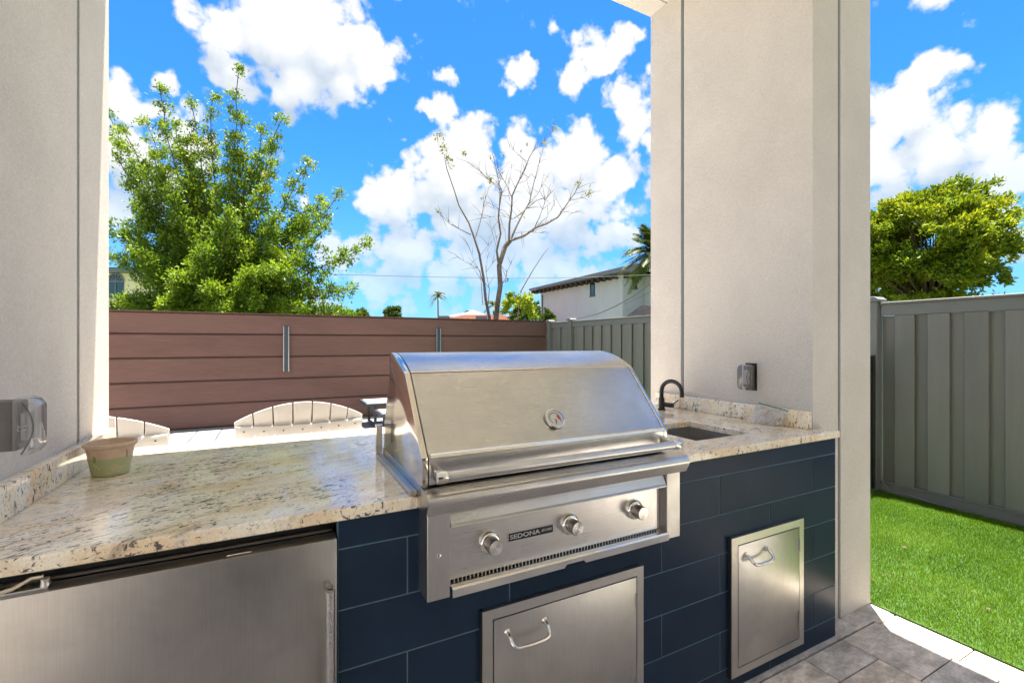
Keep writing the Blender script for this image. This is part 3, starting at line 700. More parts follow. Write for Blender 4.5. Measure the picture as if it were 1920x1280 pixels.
MB().box(.385, 1.121, 1.127, 1.16, .70, .8925).obj('panel_backing', 'dark_gap', gr)
MB().box(1.1, 1.1205, 1.120, 1.1265, .70, .85).obj('panel_side', 'bark_dark', gr) if False else MB().box(1.101, 1.1205, 1.122, 1.1265, .70, .85).obj('panel_side', 'steel', gr)
MB().prism([(1.106, .8875), (1.0925, .857), (1.087, .8515), (1.087, .8485), (1.112, .8515), (1.118, .8875)], .386, 1.120).obj('drip_ledge', 'steel', gr, bevel=.0008)
fins = MB()
for k in range(66): 
    x = .392 + k * (1.112 - .392) / 65; fins.box(x - .0014, x + .0014, 1.114, 1.124, .7022, .7084)
fins.obj('vent_slots', 'steel', gr)
lx = [.3865, .719, .727, .785, .793, 1.1205]
def lip_low(x): return .679
for i in range(5):
    a, b = lx[i], lx[i + 1]
    za = .6785 if i in (0, 1, 3, 4) else .686
    if i == 1: z0_, z1_ = .6785, .686
    elif i == 3: z0_, z1_ = .686, .6785
    else: z0_ = z1_ = za
tray = MB(); P2 = []
for x, zb in ((.3865, .6785), (.719, .6785), (.727, .687), (.785, .687), (.793, .6785), (1.1205, .6785)):
    P2.append([(x, 1.122, .702), (x, 1.084, .702), (x, 1.0795, .6985), (x, 1.0795, zb), (x, 1.083, zb), (x, 1.083, .6975), (x, 1.122, .6975)])
for i in range(5):
    tray.poly(P2[i] + P2[i + 1], [(k, (k + 1) % 7, 7 + (k + 1) % 7, 7 + k) for k in range(7)])
tray.poly(P2[0], [tuple(range(7))]); tray.poly(P2[-1], [tuple(range(7))])
tray.obj('drip_tray_front', 'chrome', gr)
# knobs
for x, z in ((.500, .784), (.757, .786), (1.001, .788)):
    kb = MB().lathe([(.030, .0), (.0305, .006), (.028, .0115), (.024, .014), (.0205, .0145)], (0, 0, 0), '-Y', 40).obj('knob', 'chrome', gr)
    kb.location = Vector((x, 1.1118, z)) - Vector(gr.location)
    g = MB().lathe([(.0195, .0145), (.0205, .018), (.0205, .040), (.0195, .043), (.0185, .0435)], (0, 0, 0), '-Y', 40).obj('knob_grip', 'grip'); g.parent = kb
    g2 = MB().lathe([(.0186, .0), (.0186, .0006), (.0001, .0008)], n=40).obj('knob_face', 'knob_face'); g2.rotation_euler = (PI / 2, 0, 0); g2.location = (0, -.0436, 0); g2.parent = kb
# badge
bd = MB().box(.557, .699, 1.1095, 1.1118, .7735, .7955).obj('badge', 'badge', gr)
for (a, b, c, d) in ((.557, .699, .7945, .7958), (.557, .699, .7732, .7745), (.557, .5583, .7745, .7945), (.6977, .699, .7745, .7945)):
    pass
rim = MB()
for (a, b, c, d) in ((.556, .700, .7955, .797), (.556, .700, .772, .7735), (.556, .557, .7735, .7955), (.699, .700, .7735, .7955)): rim.box(a, b, 1.1085, 1.1118, c, d)
rim.obj('badge_rim', 'letter', bd)
def text(s, name, x0, x1, zb, zt, y, m, parent, shear=0):
    cu = bpy.data.curves.new(name, 'FONT'); cu.body = s; cu.size = 1; cu.extrude = .02; cu.resolution_u = 3; cu.offset = .012; cu.shear = shear
    to = bpy.data.objects.new(name, cu); C.objects.link(to)
    dg = bpy.context.evaluated_depsgraph_get(); me = bpy.data.meshes.new_from_object(to.evaluated_get(dg))
    bpy.data.objects.remove(to)
    co_ = np.array([v.co[:] for v in me.vertices]); mn = co_.min(0); mx = co_.max(0)
    for v in me.vertices:
        a = (v.co.x - mn[0]) / (mx[0] - mn[0]); b = (v.co.y - mn[1]) / (mx[1] - mn[1]); c = (v.co.z - mn[2]) / (mx[2] - mn[2])
        v.co = (x0 + (x1 - x0) * a, y - .001 * c, zb + (zt - zb) * b)
    me.materials.clear(); me.materials.append(M[m]); o = bpy.data.objects.new(name, me); C.objects.link(o); adopt(o, parent); return o
text('SEDONA', 'lettering', .561, .656, .7785, .7905, 1.1094, 'letter', bd)
text('-BY LYNX', 'small_lettering', .660, .695, .7815, .7880, 1.1094, 'letter', bd, .2)

# ------------------------------------------------------------------ outlet covers
def outlet(label, wx, sgn, y0, y1, z0, z1, deep, clear):
    t = thing('outlet_cover', (wx, (y0 + y1) / 2, (z0 + z1) / 2), label, 'outlet', 'weatherproof outlet covers on the pillars')
    X = lambda d: wx + sgn * d
    bx = lambda a, b: (min(X(a), X(b)), max(X(a), X(b)))
    MB().box(*bx(.0006, deep), y0 + .006, y1 - .004, z0 + .012, z1 - .006).obj('box', 'greybox', t, bevel=.004, seg=2)
    MB().box(*bx(.0006, .006), y0 - .004, y1 + .006, z0 - .002, z1 + .006).obj('gasket', 'black', t, bevel=.002)
    # domed clear lid: rounded-rectangle rings shrinking outwards
    ring = []; d0 = deep - .004
    MB().box(*bx(deep + .0005, deep + .010), y0 + .012, y1 - .008, z0 + .03, z1 - .03).obj('receptacle', 'furn_top', t, bevel=.002)
    N = 6
    for (d, s_) in ((d0, 0), (deep + (clear) * .35, 0), (deep + clear * .7, .004), (deep + clear * .93, .012), (deep + clear, .024)):
        q = []; a0, a1, c0, c1 = y0 - .002 + s_ * .6, y1 + .004 - s_ * .6, z0 + s_, z1 - s_; r_ = .012
        for (cy, cz, st) in ((a1 - r_, c1 - r_, 0), (a0 + r_, c1 - r_, PI / 2), (a0 + r_, c0 + r_, PI), (a1 - r_, c0 + r_, 1.5 * PI)):
            for k in range(N): 
                an = st + PI / 2 * k / (N - 1); q.append((X(d), cy + r_ * math.cos(an), cz + r_ * math.sin(an)))
        ring.append(q)
    m_ = MB(); n_ = 4 * N
    allp = [p for q in ring for p in q]
    m_.poly(allp, [(i * n_ + k, i * n_ + (k + 1) % n_, (i + 1) * n_ + (k + 1) % n_, (i + 1) * n_ + k) for i in range(len(ring) - 1) for k in range(n_)] + [tuple((len(ring) - 1) * n_ + k for k in range(n_))], True)
    lid = m_.obj('lid', 'clear', t, sharp=40)
    zc = (z0 + z1) / 2
    lt = MB()
    xa, xb = X(deep + clear * .15), X(deep + clear * .62)
    lt.tube([(xa, y0 - .004, zc + .004), (xb, y0 - .004, zc + .004), (xb, y0 - .004, zc - .004), (xa, y0 - .004, zc - .004), (xa, y0 - .004, zc + .004)], .0013, 6)
    lt.obj('latch', 'clear', lid)
    # curved rib inside the lid
    MB().tube([(X(deep + clear * (.25 + .6 * math.sin(PI * k / 12))), y0 + .001, z0 + .006 + (z1 - z0 - .012) * k / 12) for k in range(13)], .0016, 6).obj('rib', 'greybox', lid)
outlet('large grey outlet box with clear bubble lid on the pillar over the pot', -.563, 1, 1.205, 1.262, 1.094, 1.208, .118, .028)
outlet('clear covered outlet on the pillar above the zip bag', 2.165, -1, 1.502, 1.556, 1.072, 1.203, .035, .048)

# ------------------------------------------------------------------ pot
PX, PY, PZ = -.449, 1.775, .9205
pot = thing('flower_pot', (PX, PY, PZ), 'empty tan and green clay pot with pale vine drawing on the granite', 'flower pot')
PS = .76
def rz(h): return .0575 + (.0775 - .0575) * h / .103
c0 = (PX, PY, PZ)
MB().lathe([(.052, .0), (rz(0), .002), (rz(.0612), .0612)], c0, 'Z', 48).obj('glazed_base', 'glaze', pot)
up_ = MB().lathe([(rz(.0614), .0614), (rz(.09), .092), (rz(.092) + .0045, .096), (.0845, .101), (.0850, .108), (.0815, .111), (.0765, .108), (.0665, .07), (.0625, .0635), (.0001, .063)], c0, 'Z', 48).obj('upper_wall', 'terracotta', pot)
MB().lathe([(.060, .0632), (.060, .067), (.03, .0685), (.0001, .0675)], c0, 'Z', 32).obj('soil', 'soil', pot)
dirc = Vector((-PX, -PY, 0)); a_c = math.atan2(dirc.y, dirc.x)
def onpot(u, h, d=.0006):
    r = rz(h) + d; a = a_c + u / r; return (PX + r * math.cos(a), PY + r * math.sin(a), PZ + h)
def vine(mb, pts, r=.0014):
    s_ = []
    for i in range(len(pts) - 1):
        for k in range(6):
            t = k / 6; s_.append(Vector((pts[i][0] * (1 - t) + pts[i + 1][0] * t, pts[i][1] * (1 - t) + pts[i + 1][1] * t, 0)))
    s_.append(Vector((*pts[-1], 0)))
    for _ in range(3): s_ = [s_[0]] + [(s_[i - 1] + s_[i] * 2 + s_[i + 1]) / 4 for i in range(1, len(s_) - 1)] + [s_[-1]]
    mb.tube([onpot(p.x, p.y) for p in s_], r, 5)
v1 = MB()
vine(v1, [(-.012, .012), (.004, .014), (.014, .024), (.022, .030), (.034, .026), (.044, .034)])
for (cx_, cz_, an, L) in ((.014, .024, 2.1, .019), (.014, .024, 1.3, .017), (.014, .024, .1, .02), (.014, .024, -.5, .016), (.014, .024, 2.9, .013)):
    loop = [(cx_ + L * (.5 - .5 * math.cos(t)) * math.cos(an) - .35 * L * math.sin(t) * math.sin(an), cz_ + L * (.5 - .5 * math.cos(t)) * math.sin(an) + .35 * L * math.sin(t) * math.cos(an)) for t in [k * 2 * PI / 8 for k in range(9)]]
    vine(v1, loop)
vine(v1, [(-.058, .050), (-.050, .040), (-.040, .036), (-.034, .026)])
vine(v1, [(.046, .04), (.052, .05), (.050, .06)])
v1.obj('vine_drawing', 'vine', pot)
v2 = MB()
vine(v2, [(-.052, .047), (-.056, .060), (-.052, .072), (-.047, .064), (-.050, .052)], .0016)
v2.obj('green_vine_drawing', 'vine_green', pot)
v3 = MB(); vine(v3, [(.052, .060), (.054, .074), (.050, .086)], .0015); v3.obj('green_vine_drawing', 'vine_green', pot)

for ch in pot.children: ch.location = (0, 0, 0); ch.data.transform(Matrix.Translation(-Vector(c0)) @ Matrix.Identity(4))
pot.scale = (PS, PS, .88)

# ------------------------------------------------------------------ zip bag leaning on the backsplash
bag = thing('zip_bag', (2.10, 1.4, .92), 'crumpled clear plastic bag with green zip leaning on the granite splash', 'plastic bag')
bp = []; NU, NV = 22, 16; br_ = random.Random(4)
from mathutils import noise as mn_
for sheet in (0, 1):
    for j in range(NV + 1):
        for i in range(NU + 1):
            u = i / NU; v = j / NV
            y = 1.475 - .155 * u
            top = Vector((2.128 - .01 * u, y - .01, 1.012 - .018 * u)); bot = Vector((2.06 + .03 * u, y + .01, .9225))
            p = bot.lerp(top, v); puff = .016 * math.sin(PI * min(1, v * 1.05)) * math.sin(PI * u) + .002
            nz = mn_.noise(Vector((u * 5, v * 4, 3 + sheet * 2))) * .02 + abs(mn_.noise(Vector((u * 13, v * 9, sheet * 3)))) * .016
            p.x -= (puff + nz) * (1 if sheet == 0 else -.15) * min(1, 4 * (1 - v)) + .001 * (sheet == 0)
            p.z = max(p.z + nz * .35 * (1 - v), .9222 + .0004 * sheet); p.x = min(p.x, 2.1335 - .0006 * (1 - sheet))
            bp.append(tuple(p))
nn_ = (NU + 1) * (NV + 1)
fc = [(s_ * nn_ + j * (NU + 1) + i, s_ * nn_ + j * (NU + 1) + i + 1, s_ * nn_ + (j + 1) * (NU + 1) + i + 1, s_ * nn_ + (j + 1) * (NU + 1) + i) for s_ in (0, 1) for j in range(NV) for i in range(NU)]
MB().poly(bp, fc, True).obj('film', 'film', bag, fix=False)
MB().tube([Vector(bp[nn_ - (NU + 1) + i]) + Vector((-.001, 0, .0015)) for i in range(0, NU + 1, 2)], .0026, 6).obj('zip_strip', 'zip', bag)

# ------------------------------------------------------------------ adirondack chairs
def make_chair(loc, label):
    t = thing('garden_chair', (0, 0, 0), label, 'chair', 'white fan-back garden chairs')
    W_, K = .335, 7
    def backp(u, z):         # u in -1..1 across at the top, z height; the back leans towards -y and is dished
        k = .82 + .18 * (z - .35) / .60
        return Vector((u * W_ * k, -.02 - (z - .35) * .30 - .075 * (1 - u * u), z))
    for i in range(K):
        u0, u1 = -1 + 2 * i / K + .011, -1 + 2 * (i + 1) / K - .011
        m_ = MB(); pts = []
        zt = lambda u: .995 - .105 * abs(u) ** 1.9
        NZ = 8; NUu = 4
        for s_ in (0, 1):
            for j in range(NZ + 1):
                for q in range(NUu + 1):
                    u = u0 + (u1 - u0) * q / NUu; z = .33 + (zt(u) - .33) * j / NZ
                    p = backp(u, z); p.y += .018 * s_ ; pts.append(p)
        w1 = NUu + 1; nn = w1 * (NZ + 1); F_ = []
        for j in range(NZ):
            for q in range(NUu):
                a = j * w1 + q; F_.append((a, a + 1, a + w1 + 1, a + w1)); F_.append((nn + a, nn + a + w1, nn + a + w1 + 1, nn + a + 1))
        for j in range(NZ):
            for q in (0, NUu): a = j * w1 + q; F_.append((a, a + w1, nn + a + w1, nn + a))
        for q in range(NUu):
            for j in (0, NZ): a = j * w1 + q; F_.append((a, a + 1, nn + a + 1, nn + a))
        m_.poly(pts, F_).obj('back_slat', 'white_plastic', t, bevel=.003, seg=2)
    for z0, z1 in ((.42, .50), (.825, .872)):
        P_ = []
        for k in range(21):
            u = -.985 + 1.97 * k / 20
            for (z, dy) in ((z0, -.001), (z1, -.001), (z1, -.020), (z0, -.020)):
                p = backp(u, z); p.y = backp(u, (z0 + z1) / 2).y + dy - .006; P_.append(p)
        bo = MB().poly(P_, [(4 * k + a, 4 * k + (a + 1) % 4, 4 * k + 4 + (a + 1) % 4, 4 * k + 4 + a) for k in range(20) for a in range(4)] + [(0, 1, 2, 3), (80, 81, 82, 83)]).obj('back_brace', 'white_plastic', t, bevel=.003, seg=2)
    for i in range(K):
        u = -1 + 2 * (i + .5) / K; p = backp(u, .848); MB().lathe([(.0042, 0), (.0042, .002), (.001, .0028)], (p.x, p.y - .0265, .846), '-Y', 10).obj('screw', 'screw', bo)
    for i in range(5):
        y0 = .0 + i * .095; z = .31 + i * .018
        MB().box(-.27, .27, y0, y0 + .085, z, z + .02).obj('seat_slat', 'white_plastic', t, bevel=.003)
    for s_ in (-1, 1):
        MB().box(s_ * .345 - .055, s_ * .345 + .055, -.16, .50, .60, .622).obj('arm', 'white_plastic', t, bevel=.008, seg=2)
        MB().box(s_ * .31 - .012, s_ * .31 + .012, .40, .48, 0, .599).obj('front_leg', 'white_plastic', t, bevel=.003)
        MB().poly([(s_ * .283 + d, y, z) for d in (-.012, .012) for (y, z) in ((-.36, 0), (-.27, 0), (.45, .31), (.45, .40), (-.10, .305))],
                  [(4, 3, 2, 1, 0), (5, 6, 7, 8, 9)] + [(k, (k + 1) % 5, 5 + (k + 1) % 5, 5 + k) for k in range(5)]).obj('rear_leg', 'white_plastic', t)
        MB().box(s_ * .31 - .012, s_ * .31 + .012, -.20, -.12, .34, .599).obj('arm_support', 'white_plastic', t, bevel=.003)
    t.location = loc
    return t
make_chair((.118, 2.99, 0), 'white fan-back garden chair behind the granite counter, nearer the grill')
make_chair((-.80, 2.93, 0), 'white fan-back garden chair partly hidden by the pillar behind the pot')

# ------------------------------------------------------------------ low tables near the brown fence
def low_table(x, y, wx, wy, h, label):
    t = thing('patio_table', (x, y, 0), label, 'table', 'low metal patio tables by the brown fence')
    x0, x1, y0, y1 = x, x + wx, y, y + wy; k = .04
    f = MB()
    for (a, b, c, d) in ((x0, x1, y0, y0 + k), (x0, x1, y1 - k, y1), (x0, x0 + k, y0 + k, y1 - k), (x1 - k, x1, y0 + k, y1 - k)): f.box(a, b, c, d, h - .05, h)
    f.obj('frame', 'slate', t, bevel=.003)
    MB().box(x0 + k, x1 - k, y0 + k, y1 - k, h - .012, h + .004).obj('table_top', 'furn_top', t, bevel=.003)
    for xx in (x0 + .12, x1 - .16):
        for yy in (y0 + .01, y1 - .05): MB().box(xx, xx + .04, yy, yy + .04, .04, h - .051).obj('leg', 'slate', t)
        MB().box(xx, xx + .04, y0 + .01, y1 - .01, 0, .039).obj('foot_bar', 'slate', t)
low_table(1.20, 7.25, 1.3, .62, .375, 'taller low metal table with grey top by the brown fence')
low_table(1.30, 6.62, 1.2, .50, .30, 'lower metal table in front of the taller one')

# ------------------------------------------------------------------ brown fence
bf = thing('brown_fence', (1.5, 8.32, 0), 'brown horizontal board fence behind the patio', 'fence')
zb = [.0, .035, .387, .742, 1.097, 1.452, 1.770]
for i in range(6):
    o = MB().prism([(8.30, zb[i] + .004), (8.30, zb[i + 1] - .030), (8.322, zb[i + 1] - .006), (8.345, zb[i + 1] - .006), (8.345, zb[i] + .004)], -9, 5.085).obj('board', 'brown', bf)
MB().box(-9, 5.085, 8.346, 8.37, 0, 1.76).obj('backing', 'brown', bf)
MB().box(-9, 5.085, 8.29, 8.375, 1.766, 1.777).obj('top_cap', 'brown', bf)
for x0 in (.071, 2.637):
    a = MB().box(x0, x0 + .086, 8.262, 8.299, .85, 1.575).obj('bracket', 'slate', bf)
    for q in (x0 - .001, x0 + .073): MB().box(q, q + .014, 8.255, 8.2615, .848, 1.577).obj('edge_strip', 'alu', a)

# ------------------------------------------------------------------ grey fences
def grey_fence(name, label, X, y_posts, ylim, ztop, pitch, bw, start, grp):
    t = thing(name, (X, (ylim[0] + ylim[1]) / 2, 0), label, 'fence', grp)
    y0, y1 = ylim
    MB().box(X + .028, X + .040, y0, y1, .09, ztop - .12).obj('recessed_panel', 'fence', t)
    MB().box(X - .012, X + .030, y0, y1, ztop - .118, ztop - .022).obj('top_rail', 'fence_rail', t, bevel=.003)
    MB().box(X - .030, X + .050, y0, y1, ztop - .021, ztop).obj('cap_rail', 'fence_rail', t, bevel=.004)
    MB().box(X - .012, X + .030, y0, y1, .0, .086).obj('bottom_rail', 'fence_rail', t, bevel=.003)
    MB().box(X - .022, X + .026, y0, y1, .087, .099).obj('rail_ledge', 'fence_rail', t, bevel=.002)
    proto = MB().box(-.018, .000, -bw / 2, bw / 2, .100, ztop - .119).obj('board', 'fence', bevel=.003)
    me = proto.data; bpy.data.objects.remove(proto)
    rec = MB().box(-.003, .005, -(pitch - bw) / 2 - .012, (pitch - bw) / 2 + .012, .100, ztop - .119).obj('board', 'fence', bevel=.002); me2 = rec.data; bpy.data.objects.remove(rec)
    y = start
    while y - bw / 2 > y0:
        if y + bw / 2 < y1 and all(abs(y - p) > bw / 2 + .07 for p in y_posts):
            o = bpy.data.objects.new('board', me); C.objects.link(o); o.location = (0, y - (y0 + y1) / 2, 0); o.parent = t
        yy = y - pitch / 2
        if all(abs(yy - p) > .12 for p in y_posts) and yy > y0 + .06:
            o = bpy.data.objects.new('board', me2); C.objects.link(o); o.location = (.018, yy - (y0 + y1) / 2, 0); o.parent = t
        y -= pitch
    for p in y_posts:
        MB().box(X - .055, X + .055, p - .055, p + .055, 0, ztop + .008).obj('post', 'fence_rail', t, bevel=.004)
        MB().prism([(p - .075, ztop + .009), (p - .075, ztop + .028), (p - .045, ztop + .052), (p + .045, ztop + .052), (p + .075, ztop + .028), (p + .075, ztop + .009)], X - .075, X + .075).obj('post_cap', 'fence_rail', t, bevel=.003)
    return t
grey_fence('grey_fence', 'grey board fence running beside the lawn', 4.75, [2.175], (-2.2, 2.11), 1.668, .2245, .138, 1.938, 'grey board fences')
MB_ = MB()
grey_fence('grey_fence', 'grey board fence meeting the end of the brown fence', 5.1, [8.2, 7.42], (3.0, 8.25), 1.735, .2625, .168, 7.9 - .02, 'grey board fences')
gt = thing('garden_gate', (4.2, 2.16, 0), 'black metal gate beside the grey fence post', 'gate')
MB().box(4.655, 4.690, 2.13, 2.165, .03, 1.20).obj('gate_post', 'black', gt, bevel=.003)
MB().box(4.60, 4.640, 2.13, 2.165, .04, 1.195).obj('stile', 'black', gt, bevel=.003)
MB().box(3.5, 4.599, 2.135, 2.16, 1.13, 1.17).obj('rail', 'black', gt); MB().box(3.5, 4.599, 2.135, 2.16, .12, .16).obj('rail', 'black', gt)
for k in range(11): MB().box(4.50 - k * .1, 4.515 - k * .1, 2.14, 2.155, .161, 1.129).obj('baluster', 'black', gt)
for z in (.25, 1.05): MB().box(4.641, 4.654, 2.122, 2.15, z, z + .05).obj('hinge', 'black', gt)
tag(MB().tube([(4.70, 2.10, .30), (4.69, 2.07, .10), (4.66, 2.0, .035), (4.64, 1.9, .06), (4.66, 1.75, .035), (4.70, 1.60, .02)], .004, 6).obj('garden_wire', 'trim'), 'thin grey wire lying in the turf at the fence foot', 'wire')
dl = MB(); rd = random.Random(9)
bl_ = thing('lawn_fitting', (2.95, 1.42, .01), 'small dark round fitting sunk in the turf by the pillar', 'sprinkler head')
MB().lathe([(.028, 0), (.03, .026), (.022, .030), (.0001, .031)], (2.95, 1.42, .002), 'Z', 20).obj('cap', 'black', bl_)

# ------------------------------------------------------------------ foliage tools
def leaves(centers, dirs, n_each, spread, L0, L1, wr=.36, rnd=NR, updir=.25):
    """small diamond leaves scattered round each centre; dirs gives the twig direction"""
    c = np.repeat(np.asarray(centers, float), n_each, 0); d = np.repeat(np.asarray(dirs, float), n_each, 0)
    sp = np.repeat(np.asarray(spread, float), n_each)[:, None]; n = len(c)
    g = rnd.normal(0, .45, (n, 3)); c = c + g * sp
    a = rnd.normal(0, 1, (n, 3)); a += d * 1.1; a[:, 2] += updir; a /= np.linalg.norm(a, axis=1)[:, None]
    b = rnd.normal(0, 1, (n, 3)); b -= (b * a).sum(1)[:, None] * a; b /= np.linalg.norm(b, axis=1)[:, None]
    L = rnd.uniform(L0, L1, n)[:, None]; nr = np.cross(a, b)
    V = np.empty((n, 4, 3)); V[:, 0] = c; V[:, 1] = c + a * L * .5 + b * L * wr * .5 + nr * L * .08; V[:, 2] = c + a * L; V[:, 3] = c + a * L * .5 - b * L * wr * .5 + nr * L * .08
    return V.reshape(-1, 3)
def quads(V): return np.arange(len(V)).reshape(-1, 4)
def limb(p0, p1, sag, n=9, wig=.05, rnd=R):
    p0 = Vector(p0); p1 = Vector(p1); out = []; L = (p1 - p0).length
    for k in range(n + 1):
        t = k / n; p = p0.lerp(p1, t) + Vector((0, 0, -sag * L * 4 * t * (1 - t)))
        if 0 < k < n: p += Vector((rnd.uniform(-1, 1), rnd.uniform(-1, 1), rnd.uniform(-1, 1))) * wig * L * .3
        out.append(p)
    return out

# big leafy tree left
def left_tree():
    T0 = 11.0; base = at(415, 590, T0); base.z = 0
    t = thing('leafy_tree', base, 'big bright green leafy tree rising over the brown fence', 'tree')
    fork = at(405, 560, T0); tr = MB(); tr.tube([base, base.lerp(fork, .5) + Vector((.05, 0, 0)), fork], [.16, .14, .12], 10)
    tips = [(447, 138, 0), (398, 188, .3), (300, 172, -.3), (275, 232, .2), (206, 218, .5), (222, 300, 0), (205, 425, -.5), (527, 226, .3), (510, 310, -.4), (578, 308, .2), (632, 368, 0), (612, 430, -.5),
            (684, 458, .2), (206, 478, .3), (235, 565, -.7), (235, 250, .1), (330, 240, .2), (290, 300, -.2), (600, 380, .2), (655, 540, -.2), (640, 585, .4), (215, 575, -.3), (560, 575, -.9), (480, 560, -1.2), (310, 575, -1.1), (250, 470, -.9), (380, 470, -1.2), (320, 350, -.5), (350, 270, .2),
            (450, 310, .3), (430, 400, -.9), (520, 410, -.7), (560, 490, -1.0), (400, 540, -1.4), (310, 450, .9), (470, 450, 1.0), (540, 540, .9), (260, 380, -.3), (380, 350, .5), (455, 230, 0), (580, 400, .5), (330, 520, -1.2), (600, 530, -.6), (240, 420, .4), (500, 500, -1.3), (420, 580, -1.3), (360, 590, -.9), (620, 590, -.3), (280, 520, .8), (520, 590, .3), (360, 200, .1), (490, 250, .1)]
    cs, ds, sp, ns = [], [], [], []
    for (x, y, dz) in tips:
        tip = at(x, y, T0 + dz * 1.1); mid = fork.lerp(tip, .25) + Vector((0, 0, .1))
        L = (tip - fork).length
        pts = limb(fork, tip, .06, 12, .05); tr.tube(pts, [max(.010, .05 * (1 - k / 12)) * min(1, L / 3 + .3) for k in range(13)], 6)
        m0 = 3 if L > 2 else 2
        for k in range(m0, 13):
            f = k / 12; p = pts[k]; d = (pts[min(k + 1, 12)] - pts[k - 1]).normalized()
            thick = .40 * (1 - f) ** .5 + .13
            cs.append(p); ds.append(d); sp.append(thick); ns.append(1)
            for q in range(5 if f < .85 else 2):          # side twigs
                a = Vector((R.gauss(0, 1), R.gauss(0, 1), R.gauss(.25, .8))).normalized(); ln = R.uniform(.25, .75) * (1.08 - f) + .06
                e = p + (a + d * .7).normalized() * ln
                if q % 2 == 0: tr.tube([p, p.lerp(e, .5) + Vector((0, 0, .02)), e], [.008, .006, .003], 4, False)
                cs.append(p.lerp(e, .75)); ds.append((e - p).normalized()); sp.append(.17); ns.append(1)
                cs.append(e); ds.append((e - p).normalized()); sp.append(.12); ns.append(1)
    V = leaves(cs, ds, 27, sp, .05, .11, .42)
    V2 = V.reshape(-1, 4, 3); V = V2[V2[:, 0, 2] > .9].reshape(-1, 3)
    tr.obj('trunk', 'bark_dark', t, fix=False)
    tag(facemesh('crown', V, quads(V), 'leaf_a', t), kind='stuff')
left_tree()

